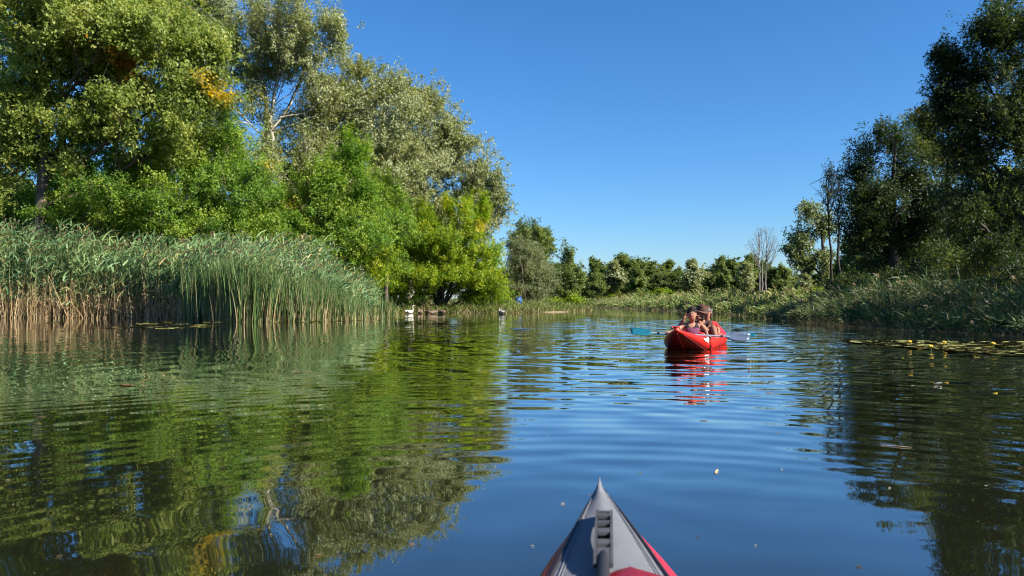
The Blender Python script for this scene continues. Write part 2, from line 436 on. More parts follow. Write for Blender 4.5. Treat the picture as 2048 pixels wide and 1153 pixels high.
def skeleton(base, tips, rr, r0, top=None, lean=(0, 0), nl=9, sub_every=14, stems=1, twig=True, start=.25, spread=.5):
    """trunk, limbs, branches and twigs that reach the tips"""
    paths_t, paths_b = [], []
    cen = tips.mean(0); zt = tips[:, 2].max()
    allL = []
    for s in range(stems):
        if stems > 1:
            a = 2 * math.pi * s / stems + rr.uniform(-.4, .4)
            tp = np.array([cen[0] + spread * np.ptp(tips[:, 0]) * .5 * math.cos(a), cen[1] + spread * np.ptp(tips[:, 1]) * .5 * math.sin(a), base[2] + (zt - base[2]) * rr.uniform(.6, .8)])
        else:
            tp = np.array([cen[0] + lean[0], cen[1] + lean[1], base[2] + (zt - base[2]) * .82]) if top is None else np.array(top)
        midp = np.array(base) * .6 + tp * .4 + np.array([rr.normal(0, .25), rr.normal(0, .25), (tp[2] - base[2]) * .12])
        tr = bez(np.array(base) + np.array([rr.normal(0, .12), rr.normal(0, .12), -.15]) * (stems > 1) - np.array([0, 0, .15]), midp, tp, 14)
        tr[1:-1, :2] += rr.normal(0, .05, (12, 2)) * r0 / .25
        rad = r0 * (np.linspace(1, .16, 14) ** .9) / (stems ** .5); rad[0] *= 1.35; rad[1] *= 1.1
        paths_t.append((tr, rad)); allL.append((tr, rad))
    nl = min(nl * stems, max(2, len(tips) // 8))
    lab, cc = kmeans(tips.copy(), nl, rr)
    for j in range(nl):
        q = tips[lab == j]
        if len(q) < 3: continue
        tr, rad = min(allL, key=lambda a: np.min(np.linalg.norm(a[0] - cc[j], axis=1)))
        hz = np.linalg.norm(tr[:, :2] - cc[j][:2], axis=1)
        want = cc[j][2] - hz * .75
        lo = base[2] + (tr[-1][2] - base[2]) * start
        i = int(np.argmin(np.abs(tr[:, 2] - max(want.min() if False else np.median(want), lo))))
        st, rs = tr[i], rad[i] * .62
        far = q[np.argmax(np.linalg.norm(q - st, axis=1))]
        end = cc[j] * .55 + far * .45
        ctrl = st * .5 + cc[j] * .5 + np.array([0, 0, -.12 * np.linalg.norm(end - st)])
        lim = bez(st, ctrl, end, 9); lim[1:-1] += rr.normal(0, .07, (7, 3))
        lr = np.linspace(rs, max(rs * .22, .012), 9)
        paths_b.append((lim, lr))
        ks = max(1, len(q) // sub_every)
        l2, c2 = kmeans(q.copy(), ks, rr, 2)
        for m in range(ks):
            e = q[l2 == m]
            if not len(e): continue
            i2 = int(np.argmin(np.linalg.norm(lim - c2[m], axis=1) + .25 * np.arange(9) * 0)); i2 = max(1, i2 - 2)
            br = bez(lim[i2], lim[i2] * .5 + c2[m] * .5 + np.array([0, 0, .1]), c2[m], 5)
            paths_b.append((br, np.linspace(max(lr[i2] * .6, .014), .008, 5)))
            if twig:
                for t in e[::3]:
                    paths_b.append((np.stack([br[3], (br[3] + t) / 2 + rr.normal(0, .05, 3), t]), np.array([.009, .007, .004])))
    return paths_t, paths_b

def tree(name, label, cat, d, base_px, lobes_px, pal, seed, leafm='leaf', bark='bark', dens=14, n=34, size=.10, sig=.24, r0=.2, group=None,
         depth=1.0, base_x=None, stems=1, nl=9, top=None, zmin=.5, droop=.25, up=.35, out=.6, patches=(), rise=.15, limbs=(), spread=.5, start=.25, sub=(.26, .56), gap=.2, twig=True, aspect=.72):
    rr = np.random.RandomState(seed)
    bx = P(base_px, HOR, d).x if base_x is None else base_x
    bz = float(ground_z(bx, d)[0]); base = np.array([bx, d, bz])
    lobes = []
    k = d / FPX
    for i, (px, py, rx, ry) in enumerate(lobes_px):
        c = P(px, py, d); off = rr.uniform(-.5, .5) * rx * k * depth
        lobes.append(((c.x, c.y + off, c.z), (rx * k, rx * k * depth, ry * k)))
    tips, cid = crown_tips(lobes, dens, rr, sub=sub, zmin=bz + zmin)
    if gap > 0:
        tips_n = vnoise(tips, 1.1, seed + 7); keep = tips_n > np.quantile(tips_n, gap); tips, cid = tips[keep], cid[keep]
    cen = tips.mean(0)
    dirs = norm(norm(tips - (cen - np.array([0, 0, 1.5]))) + rr.normal(0, .55, tips.shape) + np.array([0, 0, rise]))
    cb = rr.beta(1.8, 1.8, cid.max() + 1)
    tc = np.clip(cb[cid] * .75 + rr.normal(.12, .12, len(tips)), 0, 1)
    V, F, col = leaves(tips, dirs, n, size, sig, PAL[pal], rr, up, out, cen, droop, tc, aspect)
    for (px, py, rad, pc) in patches:            # sprays already turned by the season
        q = P(px, py, d); dd = np.hypot(V[:, 0] - q.x, V[:, 2] - q.z).reshape(-1, 3).mean(1)
        hit = np.repeat((dd < rad * k * rr.uniform(.5, 1.1, len(dd))), 3)
        col[hit] = np.array(pc) * np.repeat(rr.uniform(.6, 1.2, len(dd)), 3)[hit][:, None]
    root = empty(name, tuple(base))
    tp = None if top is None else np.array(P(top[0], top[1], d))
    pt, pb = skeleton(base, tips, rr, r0, tp, nl=nl, stems=stems, start=start, twig=twig, spread=spread)
    for lp, r_a, r_b in limbs:                       # limbs that show in the gaps of the crown
        q = np.array([P(x_, y_, d) for x_, y_ in lp]); q[:, 1] += np.linspace(0, rr.uniform(-1, 1), len(q))
        t_ = np.linspace(0, len(q) - 1, 5 * len(q)); qq = np.stack([np.interp(t_, np.arange(len(q)), q[:, i]) for i in range(3)], 1)
        qq[1:-1] = (qq[:-2] + qq[1:-1] + qq[2:]) / 3 + rr.normal(0, .025, qq[1:-1].shape); pb.append((qq, np.linspace(r_a, r_b, len(qq))))
    b0 = base[None]
    tv, tf = tubes(pt, 9); link('trunk', npmesh('trunk', tv - b0, tf, M[bark], smooth=True), root)
    bv, bf = tubes(pb, 3); link('branches', npmesh('branches', bv - b0, bf, M[bark], smooth=True), root)
    link('crown', npmesh('crown', V - b0, F, M[leafm], col), root)
    tag(root, label, cat, group)
    return root

GL, GR, GF = 'trees on the left bank', 'trees on the right bank', 'trees at the bend of the river'
tree('maple_tree', 'tall olive-yellow maple with thick brown trunk behind the tallest reeds, orange spray in its crown', 'tree', 38.5, 70,
     [(60, 40, 120, 90), (190, 50, 130, 100), (330, 90, 110, 80), (180, 170, 130, 80), (330, 210, 120, 70), (20, 220, 60, 60), (5, 350, 45, 60),
      (240, 250, 90, 45), (410, 175, 60, 45), (150, -70, 190, 80), (330, 270, 80, 50), (60, 250, 60, 50), (130, 100, 110, 80), (250, 20, 110, 80), (420, 110, 50, 60), (150, 240, 80, 50), (70, 180, 70, 60), (40, 310, 40, 40), (110, 330, 60, 40)], 'maple', 11, dens=13, n=36, size=.15, sig=.27, r0=.36, group=GL,
     patches=((270, 150, 30, (.34, .16, .012)), (435, 180, 26, (.50, .38, .04))), nl=13, top=(110, -40), start=.3)
tree('locust_tree', 'dark green fine-leaved locust tree behind the brown maple trunk at the left edge', 'tree', 42, 150,
     [(30, 130, 80, 70), (120, 300, 100, 60), (220, 350, 120, 60), (110, 390, 110, 40), (30, 420, 70, 30), (300, 330, 90, 60), (200, 130, 80, 60), (20, 280, 90, 80), (170, 240, 100, 70), (60, 460, 110, 40), (10, 30, 70, 60)], 'green', 12, dens=13, n=36, size=.10, r0=.24, group=GL)
tree('poplar_tree', 'tallest silvery poplar with bare pale limbs showing through a gap in its crown', 'tree', 46, 528,
     [(555, 30, 115, 70), (655, 90, 55, 70), (470, 110, 75, 90), (590, 120, 60, 45), (640, 190, 60, 40), (480, 215, 45, 50), (560, -50, 90, 50), (690, 80, 28, 50), (450, 300, 60, 60), (600, 290, 75, 50), (530, 340, 70, 50), (520, 170, 35, 60), (420, 200, 50, 60), (540, 260, 40, 50), (560, 90, 70, 60), (510, 60, 60, 60), (620, 40, 60, 60), (560, 400, 70, 50)],
     'poplar', 13, leafm='poplar', bark='bark_pale', dens=11, n=34, size=.115, sig=.25, r0=.34, group=GL, nl=14, start=.55, gap=.22, top=(545, 215), limbs=(([(534, 280), (530, 190), (512, 110), (498, 30)], .16, .05), ([(538, 265), (575, 215), (600, 150), (612, 70)], .15, .04), ([(560, 235), (610, 225), (655, 180), (690, 120)], .10, .03), ([(545, 220), (560, 130), (556, 40)], .11, .03), ([(590, 175), (640, 130), (668, 80)], .07, .02), ([(540, 262), (585, 255), (640, 235)], .07, .02), ([(528, 200), (490, 170), (455, 100)], .08, .02)))
tree('poplar_tree', 'grey-green poplar rising out of frame between the maple and the tallest poplar', 'tree', 52, 395,
     [(400, 0, 90, 80), (365, 80, 60, 60), (330, -40, 80, 60), (440, 40, 60, 70), (400, 130, 60, 50), (380, 190, 70, 60)], 'poplar', 14, leafm='poplar', bark='bark_pale', dens=11, n=34, size=.12, r0=.3, group=GL, start=.4, gap=.15)
tree('poplar_tree', 'dense silvery poplar with domed top right of the bare-limbed poplar', 'tree', 50, 720,
     [(735, 190, 95, 75), (680, 250, 80, 75), (780, 250, 80, 75), (640, 330, 80, 70), (735, 340, 95, 75), (725, 135, 45, 28), (800, 190, 45, 40), (620, 260, 60, 60), (700, 400, 80, 60), (660, 190, 60, 50), (820, 330, 60, 60)], 'poplar', 15,
     leafm='poplar', bark='bark_pale', dens=13, n=36, size=.12, r0=.32, group=GL, nl=12)
tree('poplar_tree', 'broad silvery poplar whose crown slopes down to the open sky above the lime-green tree', 'tree', 57, 815,
     [(860, 265, 80, 75), (925, 330, 75, 75), (972, 395, 45, 65), (860, 370, 95, 75), (800, 300, 75, 80), (955, 445, 50, 45), (850, 215, 40, 35), (905, 265, 40, 40), (1000, 400, 22, 40), (780, 400, 70, 60), (870, 440, 80, 50), (820, 460, 70, 60), (900, 300, 60, 50)],
     'poplar', 16, leafm='poplar', bark='bark_pale', dens=12, n=36, size=.13, r0=.36, group=GL, nl=14, start=.2)
tree('locust_tree', 'fresh green locust tree in front of the bare-limbed poplar', 'tree', 41, 440,
     [(440, 265, 70, 50), (425, 330, 95, 55), (370, 395, 100, 50), (490, 380, 85, 60), (450, 430, 120, 50), (360, 320, 60, 50), (330, 460, 120, 40), (480, 470, 100, 40)], 'green', 17, dens=15, n=38, size=.105, r0=.2, group=GL,
     patches=((560, 340, 14, (.40, .36, .03)),))
tree('locust_tree', 'yellowish green locust tree beneath the domed silvery poplar', 'tree', 43, 640,
     [(600, 420, 95, 65), (560, 460, 100, 45), (690, 440, 75, 60), (650, 350, 50, 50), (705, 300, 40, 50), (640, 480, 110, 40), (720, 380, 45, 50), (560, 400, 60, 50), (600, 520, 120, 35), (740, 470, 60, 50)], 'green', 18, dens=15, n=38, size=.11, r0=.2, group=GL,
     patches=((600, 405, 20, (.32, .30, .02)), (520, 400, 14, (.30, .29, .02))))
tree('elder_bush', 'dark green bush tangled behind the tall reeds below the maple', 'bush', 39.5, 260,
     [(260, 400, 110, 50), (330, 430, 110, 40), (180, 420, 70, 35), (110, 430, 60, 30), (400, 450, 80, 35)], 'green', 19, dens=14, n=36, size=.10, r0=.12, group=GL, stems=3)
tree('hazel_bush', 'lime green bush behind the end of the bulrushes', 'bush', 42, 690,
     [(700, 500, 70, 45), (620, 505, 70, 35), (760, 520, 40, 50), (550, 490, 60, 30)], 'lime', 20, dens=15, n=36, size=.10, r0=.1, group=GL, stems=3)
tree('boxelder_tree', 'bright lime-yellow boxelder leaning over the swans with dark forked stems', 'tree', 53, 884,
     [(890, 470, 55, 55), (940, 440, 36, 50), (820, 520, 60, 50), (955, 520, 50, 50), (880, 550, 85, 35), (790, 568, 45, 28), (985, 565, 35, 28), (928, 400, 16, 26), (895, 412, 14, 22), (765, 480, 36, 40), (855, 430, 26, 30),
      (945, 590, 30, 16), (840, 470, 45, 40), (920, 490, 55, 50), (990, 520, 24, 32), (965, 415, 16, 26), (800, 470, 40, 30), (1000, 590, 22, 14), (760, 540, 30, 24)],
     'lime', 21, bark='bark_dark', dens=15, n=40, size=.105, sig=.22, r0=.3, group=GL, stems=5, start=.3, zmin=.6, nl=4, gap=.24, rise=.3,
     limbs=(([(880, 622), (868, 590), (862, 555)], .14, .06), ([(884, 622), (905, 585), (935, 535), (950, 500)], .12, .04), ([(888, 622), (925, 600), (960, 580)], .10, .04), ([(878, 620), (884, 540), (892, 440)], .12, .03), ([(930, 545), (980, 530)], .05, .02)),
     patches=((965, 455, 16, (.40, .36, .012)), (790, 478, 18, (.34, .36, .012))))
tree('locust_tree', 'green locust tree filling the gap between the domed poplar and the boxelder', 'tree', 47, 770,
     [(760, 430, 50, 50), (800, 410, 45, 45), (740, 500, 50, 40), (820, 455, 40, 35), (780, 540, 45, 35), (755, 370, 30, 40)], 'green', 28, dens=15, n=38, size=.10, r0=.16, group=GL, gap=.2, patches=((740, 470, 18, (.30, .33, .015)),))
tree('elder_bush', 'low green bush on the bank left of the forked boxelder stems', 'bush', 52.5, 775, [(770, 590, 45, 22), (820, 600, 40, 16), (740, 575, 40, 30)], 'green', 22, dens=14, n=30, size=.11, r0=.08, group=GL, stems=3)
tree('elder_bush', 'low green bush on the bank between boxelder and blue drum', 'bush', 54.5, 980, [(960, 602, 40, 12), (1005, 592, 35, 20)], 'green', 23, dens=14, n=30, size=.11, r0=.08, group=GL, stems=3, zmin=.2)
tree('willow_tree', 'rounded pale grey-green willow behind the blue drum', 'tree', 63, 1052,
     [(1050, 505, 42, 42), (1035, 555, 52, 40), (1085, 548, 34, 42), (1060, 585, 45, 22)], 'willow', 24, dens=15, n=40, size=.12, sig=.27, r0=.2, group=GF, stems=3)
tree('oak_tree', 'dark round-topped tree standing above the pale willow', 'tree', 76, 1070, [(1066, 465, 34, 26), (1088, 495, 20, 28), (1040, 480, 22, 28), (1075, 525, 35, 35)], 'farmid', 25, dens=12, n=34, size=.19, sig=.33, r0=.28, group=GF)
tree('alder_tree', 'dark green pointed alder on the tip of the sandy spit', 'tree', 69, 1137, [(1135, 512, 16, 22), (1136, 545, 26, 28), (1138, 580, 30, 26), (1118, 560, 18, 32), (1155, 560, 14, 28)], 'farmid', 26, dens=14, n=36, size=.16, sig=.28, r0=.18, group=GF)
tree('hazel_bush', 'small yellow-green bush at the end of the sandy spit', 'bush', 67, 1155, [(1150, 603, 20, 10), (1120, 606, 26, 9), (1085, 604, 18, 9)], 'lime', 27, dens=14, n=28, size=.13, r0=.06, group=GF, stems=3, zmin=.15)

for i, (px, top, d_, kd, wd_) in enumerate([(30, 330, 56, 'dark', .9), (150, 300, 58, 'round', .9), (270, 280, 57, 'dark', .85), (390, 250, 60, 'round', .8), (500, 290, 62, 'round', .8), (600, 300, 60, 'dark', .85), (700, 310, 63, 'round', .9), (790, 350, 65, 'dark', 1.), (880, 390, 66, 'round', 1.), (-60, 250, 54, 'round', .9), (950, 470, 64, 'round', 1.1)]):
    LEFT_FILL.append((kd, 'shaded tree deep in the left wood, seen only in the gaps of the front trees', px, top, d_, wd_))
# right bank
tree('poplar_tree', 'thin pale poplar with ivy-wrapped trunk left of the dark right-hand trees', 'tree', 56, 1655,
     [(1622, 425, 36, 30), (1608, 480, 30, 32), (1650, 455, 22, 30), (1600, 525, 24, 22), (1645, 520, 20, 26), (1655, 560, 18, 25), (1590, 500, 16, 20)], 'farmid', 31, leafm='poplar', bark='bark_dark', dens=11, n=34, size=.14, r0=.2, group=GR, gap=.15, top=(1632, 420))
tree('oak_tree', 'broad shaded dark tree in the middle of the right bank', 'tree', 39, 1795,
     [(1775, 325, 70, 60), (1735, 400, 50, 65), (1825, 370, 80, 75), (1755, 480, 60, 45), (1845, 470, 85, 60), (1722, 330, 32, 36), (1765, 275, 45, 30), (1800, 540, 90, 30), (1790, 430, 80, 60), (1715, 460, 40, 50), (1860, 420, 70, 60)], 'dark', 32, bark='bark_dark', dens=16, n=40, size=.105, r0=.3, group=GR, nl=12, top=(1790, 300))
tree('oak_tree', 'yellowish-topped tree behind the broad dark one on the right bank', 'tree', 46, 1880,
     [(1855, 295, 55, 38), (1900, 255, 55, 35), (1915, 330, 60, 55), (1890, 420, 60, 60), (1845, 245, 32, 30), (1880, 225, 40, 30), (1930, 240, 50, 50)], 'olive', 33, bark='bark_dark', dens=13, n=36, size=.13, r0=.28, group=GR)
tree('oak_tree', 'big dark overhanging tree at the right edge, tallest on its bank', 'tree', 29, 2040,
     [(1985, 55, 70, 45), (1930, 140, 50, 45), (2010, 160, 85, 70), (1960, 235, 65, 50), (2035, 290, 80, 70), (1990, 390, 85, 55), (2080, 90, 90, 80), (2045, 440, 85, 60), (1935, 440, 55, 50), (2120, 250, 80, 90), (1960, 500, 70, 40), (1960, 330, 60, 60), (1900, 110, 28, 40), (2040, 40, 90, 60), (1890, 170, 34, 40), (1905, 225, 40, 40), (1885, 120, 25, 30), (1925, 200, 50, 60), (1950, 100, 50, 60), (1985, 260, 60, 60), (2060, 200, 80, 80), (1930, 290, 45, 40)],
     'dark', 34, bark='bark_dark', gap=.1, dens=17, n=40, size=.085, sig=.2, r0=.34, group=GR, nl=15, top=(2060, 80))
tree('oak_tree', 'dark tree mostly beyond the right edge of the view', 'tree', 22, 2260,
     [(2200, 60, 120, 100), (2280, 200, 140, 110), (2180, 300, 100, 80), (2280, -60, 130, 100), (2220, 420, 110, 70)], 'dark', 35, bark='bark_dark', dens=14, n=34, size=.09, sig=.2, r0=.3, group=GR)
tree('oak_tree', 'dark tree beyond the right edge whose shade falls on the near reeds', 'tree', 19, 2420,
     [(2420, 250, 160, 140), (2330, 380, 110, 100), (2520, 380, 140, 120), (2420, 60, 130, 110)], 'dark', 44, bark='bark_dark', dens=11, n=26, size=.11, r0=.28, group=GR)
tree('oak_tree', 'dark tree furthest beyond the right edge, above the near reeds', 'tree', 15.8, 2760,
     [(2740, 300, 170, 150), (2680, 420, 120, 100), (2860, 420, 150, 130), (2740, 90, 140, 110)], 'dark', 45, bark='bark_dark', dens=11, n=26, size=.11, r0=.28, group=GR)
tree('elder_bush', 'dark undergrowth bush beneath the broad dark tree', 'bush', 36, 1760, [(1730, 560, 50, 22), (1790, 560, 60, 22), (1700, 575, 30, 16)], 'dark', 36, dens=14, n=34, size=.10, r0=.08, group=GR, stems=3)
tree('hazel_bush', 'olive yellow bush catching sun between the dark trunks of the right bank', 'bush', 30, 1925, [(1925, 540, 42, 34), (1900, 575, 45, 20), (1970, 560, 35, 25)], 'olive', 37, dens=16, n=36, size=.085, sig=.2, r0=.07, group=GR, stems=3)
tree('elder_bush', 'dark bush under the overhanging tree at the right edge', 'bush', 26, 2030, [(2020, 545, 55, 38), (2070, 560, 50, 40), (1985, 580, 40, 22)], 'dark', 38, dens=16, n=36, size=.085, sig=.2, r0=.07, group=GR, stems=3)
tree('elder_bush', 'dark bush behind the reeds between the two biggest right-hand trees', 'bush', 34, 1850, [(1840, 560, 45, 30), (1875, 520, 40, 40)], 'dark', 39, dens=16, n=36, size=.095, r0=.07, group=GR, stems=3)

# leafless trees: skeletons only
def bare_tree(name, label, d, base_px, lobes_px, seed, bark, r0, stems, group, tw=260, top=None, leaf=None):
    rr = np.random.RandomState(seed); bx = P(base_px, HOR, d).x; bz = float(ground_z(bx, d)[0]); base = np.array([bx, d, bz]); k = d / FPX
    T = []
    for (px, py, rx, ry) in lobes_px:
        c = P(px, py, d); m = tw // len(lobes_px)
        u = norm(rr.normal(0, 1, (m, 3))) * rr.uniform(.2, 1, (m, 1)) ** .6
        T.append(np.array(c) + u * np.array([rx * k, rx * k, ry * k]))
    tips = np.concatenate(T)
    pt, pb = [], []
    zt = tips[:, 2].max()
    for s in range(stems):
        off = (s - (stems - 1) / 2) * .55
        tp = np.array([tips[:, 0].mean() + off * 1.2, d + rr.normal(0, .4), bz + (zt - bz) * rr.uniform(.85, .98)])
        tr = bez(base + np.array([off * .7, 0, -.1]), base * .5 + tp * .5 + np.array([off * .2, 0, 0]), tp, 16)
        tr[1:-1, :2] += rr.normal(0, .03, (14, 2)); pt.append((tr, r0 * np.linspace(1, .12, 16)))
    for t in tips:
        tr, rad = pt[rr.randint(stems)]
        best = min(pt, key=lambda a: np.min(np.linalg.norm(a[0][:, :2] - t[:2], axis=1))); tr, rad = best if rr.rand() < .8 else (tr, rad)
        hz = np.linalg.norm(tr[:, :2] - t[:2], axis=1)
        i = int(np.argmin(np.abs(tr[:, 2] - (t[2] - hz * 1.7 - .5)))); i = max(i, 5)
        st = tr[i]
        pb.append((bez(st, st * .45 + t * .55 + np.array([(t[0] - st[0]) * .25, 0, -.1]), t, 5), np.linspace(min(rad[i] * .5, .035), .011, 5)))
        for _ in range(2):
            e = t + rr.normal(0, .34, 3) + np.array([0, 0, -.1]); q = pb[-1][0][2]
            pb.append((np.stack([q, (q + e) / 2 + rr.normal(0, .05, 3), e]), np.array([.013, .011, .007])))
    root = empty(name, tuple(base)); b0 = base[None]
    tv, tf = tubes(pt, 7); link('trunk', npmesh('trunk', tv - b0, tf, M[bark], smooth=True), root)
    bv, bf = tubes(pb, 4); link('branches', npmesh('branches', bv - b0, bf, M[bark], smooth=True), root)
    if leaf:
        sel = tips[rr.rand(len(tips)) < leaf]
        V, F, col = leaves(sel, norm(rr.normal(0, 1, sel.shape)), 26, .11, .2, PAL['dark'], rr)
        link('crown', npmesh('crown', V - b0, F, M['leaf'], col), root)
    tag(root, label, 'tree', group)
bare_tree('dead_tree', 'leafless grey tree with thin upright branches fanning against the sky', 98, 1525, [(1526, 492, 26, 42), (1509, 484, 15, 34), (1545, 488, 17, 36), (1527, 460, 20, 18)], 41, 'bark_dead', .13, 3, GF, 84)
bare_tree('dying_tree', 'spindly dark half-bare tree left of the broad dark tree on the right bank', 47, 1672, [(1672, 400, 16, 60), (1655, 380, 16, 40), (1685, 380, 14, 45), (1664, 345, 12, 14)], 42, 'bark_dark', .12, 2, GR, 90, leaf=.35)

# far trees: four kinds, copied
def far_proto(pal, seed, shape, bark, leafm='leaf', gap=.0):
    rr = np.random.RandomState(seed)
    lobes = [((x, rr.uniform(-.08, .08), z), (r, r, rz)) for (x, z, r, rz) in shape]
    tips, cid = crown_tips([((c[0] * 8, c[1] * 8, c[2] * 8), tuple(q * 8 for q in r)) for c, r in lobes], 9, rr, zmin=.3)
    if gap:
        nn = vnoise(tips, 1.2, seed); k = nn > np.quantile(nn, gap); tips, cid = tips[k], cid[k]
    cen = tips.mean(0); cb = rr.beta(1.8, 1.8, cid.max() + 1)
    V, F, col = leaves(tips, norm(tips - cen), 20, .30, .32, PAL[pal], rr, .35, .6, cen, .25, np.clip(cb[cid] * .8 + rr.normal(.1, .1, len(tips)), 0, 1))
    pt, pb = skeleton(np.array([0, 0, 0.]), tips, rr, .10, twig=False, nl=7, start=.3)
    tv, tf = tubes(pt, 6); bv, bf = tubes(pb, 3)
    top_ = V[:, 2].max()
    return (npmesh('trunk', tv / top_, tf, M[bark], smooth=True), npmesh('branches', bv / top_, bf, M[bark], smooth=True), npmesh('crown', V / top_, F, M[leafm], col))
FARP = {
    'round': far_proto('farmid', 51, [(0, .58, .22, .24), (-.17, .42, .19, .22), (.18, .5, .16, .2), (.06, .86, .10, .13), (-.1, .74, .12, .14), (0, .2, .26, .18)], 'bark', gap=.15),
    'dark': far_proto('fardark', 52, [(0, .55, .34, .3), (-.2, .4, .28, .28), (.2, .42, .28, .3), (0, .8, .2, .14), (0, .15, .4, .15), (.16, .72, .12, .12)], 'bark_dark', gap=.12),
    'pale': far_proto('poplar', 53, [(0, .7, .2, .2), (-.12, .5, .18, .18), (.14, .55, .18, .2), (.03, .88, .13, .1), (-.05, .3, .16, .14)], 'bark_pale', 'poplar', .15),
    'tall': far_proto('farmid', 56, [(0, .72, .15, .2), (.07, .92, .08, .09), (-.11, .55, .13, .14), (.12, .48, .12, .13), (-.02, .3, .12, .1)], 'bark_pale', gap=.15),
    'bush': far_proto('lime', 54, [(0, .5, .5, .4), (-.4, .35, .4, .3), (.42, .38, .42, .32)], 'bark'),
    'olive': far_proto('olive', 55, [(0, .5, .45, .42), (-.35, .35, .38, .3), (.35, .4, .4, .34)], 'bark'),
}
nf = 0
def far(kind, label, px, top, d, wid=1.0, cat='tree', group=GF):
    global nf
    nf += 1
    bx = P(px, HOR, d).x; bz = float(ground_z(bx, d)[0]); h = P(px, top, d).z - bz
    nm = {'round': 'ash_tree', 'dark': 'oak_tree', 'pale': 'poplar_tree', 'tall': 'ash_tree', 'bush': 'hazel_bush', 'olive': 'hawthorn_bush'}[kind]
    r = empty(nm, (bx, d, bz), random.Random(nf).uniform(0, 6.28)); r.scale = (h * wid, h * wid, h)
    for part, me in zip(('trunk', 'branches', 'crown'), FARP[kind]): link(part, me, r)
    tag(r, label, cat, group)
GB = 'trees of the background row'
far('round', 'far green tree beside the pointed alder, first beyond the spit', 1192, 533, 112)
far('pale', 'far pale tall-topped tree second from the spit', 1226, 518, 115, 1.25)
far('round', 'far dense green tree with peaked top in mid-bend, left of the dark low ones', 1272, 518, 108, 1.1)
far('dark', 'far low dark tree left of the woman paddler with the purple top', 1318, 545, 110, 1.2)
far('dark', 'far low dark tree just above the paddlers', 1350, 541, 113, 1.2)
far('pale', 'far thin poplar standing right above the brown hat', 1386, 515, 108, 1.2)
far('tall', 'far green tree between the thin poplar and the leafless tree, highest of its cluster', 1447, 507, 118, .95)
far('pale', 'far pale tree with open crown touching the left side of the leafless tree', 1492, 522, 106, 1.15)
far('round', 'far bushy tree just right of the leafless tree', 1568, 523, 112, 1.05)
far('pale', 'far pale bushy tree below the ivy-wrapped poplar', 1612, 545, 92, 1.3)
far('round', 'far low green tree behind the half-bare spindly tree', 1668, 540, 84, 1.2)
far('dark', 'far low dark tree between thin poplar and its tallest neighbour', 1415, 548, 120, 1.3)
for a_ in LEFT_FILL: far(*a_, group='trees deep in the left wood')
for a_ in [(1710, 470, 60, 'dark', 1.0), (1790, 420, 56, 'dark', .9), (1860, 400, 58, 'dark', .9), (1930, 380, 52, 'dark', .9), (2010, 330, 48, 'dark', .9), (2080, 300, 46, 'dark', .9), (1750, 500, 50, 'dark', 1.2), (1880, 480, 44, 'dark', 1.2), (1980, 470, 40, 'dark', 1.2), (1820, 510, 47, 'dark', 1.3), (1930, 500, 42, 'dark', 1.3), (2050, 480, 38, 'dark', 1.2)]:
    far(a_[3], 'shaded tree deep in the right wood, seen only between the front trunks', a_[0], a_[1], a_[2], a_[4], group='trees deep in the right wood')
rr0 = random.Random(9)
for i in range(34):                                   # the row behind, whose crowns only close the gaps
    px = 960 + i * 25 + rr0.uniform(-9, 9)
    far(['round', 'tall', 'round', 'dark', 'pale', 'tall', 'dark'][i % 7], 'low tree in the continuous far row closing the river bend', px, rr0.triangular(500, 549, 532), rr0.uniform(118, 142), rr0.uniform(1.2, 1.7), group=GB)
GS = 'low bushes on the far bank'
for i, (px, top, d, kd) in enumerate([(1280, 583, 101, 'olive'), (1322, 574, 100, 'bush'), (1345, 580, 98, 'bush'), (1392, 588, 96, 'olive'), (1425, 585, 94, 'bush'), (1462, 590, 90, 'olive'), (1498, 588, 86, 'olive'),
                                    (1540, 582, 82, 'bush'), (1570, 590, 76, 'olive'), (1600, 577, 74, 'bush'), (1635, 572, 66, 'bush'), (1662, 580, 58, 'olive'), (1690, 572, 52, 'olive'), (1250, 585, 104, 'olive'), (1225, 588, 106, 'bush'), (1195, 590, 106, 'olive')]):
    far(kd, ('yellow-green' if kd == 'bush' else 'olive and rusty') + ' low bush above the far reed edge', px, top, d, 1.5, 'bush', GS + (' yellow' if kd == 'bush' else ' rusty'))

# ------------------------------------------------------------------ reeds, bulrushes and bank grass (countless: stuff)
def ribbons(base, dirs0, lens, wid, bend, cols_a, cols_b, rr, seg=3, facing=None):
    """tapering blades: start at base, leave along dirs0, bend towards bend vector"""
    N = len(base); t = np.linspace(0, 1, seg + 1)
    pts = base[:, None] + dirs0[:, None] * (lens[:, None] * t)[..., None] + bend[:, None] * (lens[:, None] * t ** 2)[..., None]
    if facing is None: facing = norm(rr.normal(0, 1, (N, 3)) * np.array([1, 1, .3]))
    tan = norm(dirs0 + bend * .8); side = norm(np.cross(tan, facing))
    w = wid[:, None] * np.array([.6, 1.0, .75, .08] if seg == 3 else [1.0, .9, .25] if seg == 2 else np.linspace(1, .3, seg + 1))
    A = pts + side[:, None] * w[..., None] * .5; B = pts - side[:, None] * w[..., None] * .5
    V = np.stack([A, B], 2).reshape(N, -1, 3)
    i = np.arange(seg) * 2
    q = np.stack([i, i + 1, i + 3, i + 2], 1)
    F = (np.arange(N)[:, None, None] * (2 * (seg + 1)) + q[None]).reshape(-1, 4)
    col = cols_a[:, None] * (1 - t)[None, :, None] + cols_b[:, None] * t[None, :, None]
    return V.reshape(-1, 3), F, np.repeat(col, 2, 1).reshape(-1, 3)

def join(parts):
    off = 0; VV, FF, CC = [], [], []
    for V, F, c in parts:
        VV.append(V); FF.append(F + off); CC.append(c); off += len(V)
    return np.concatenate(VV), np.concatenate(FF), np.concatenate(CC)

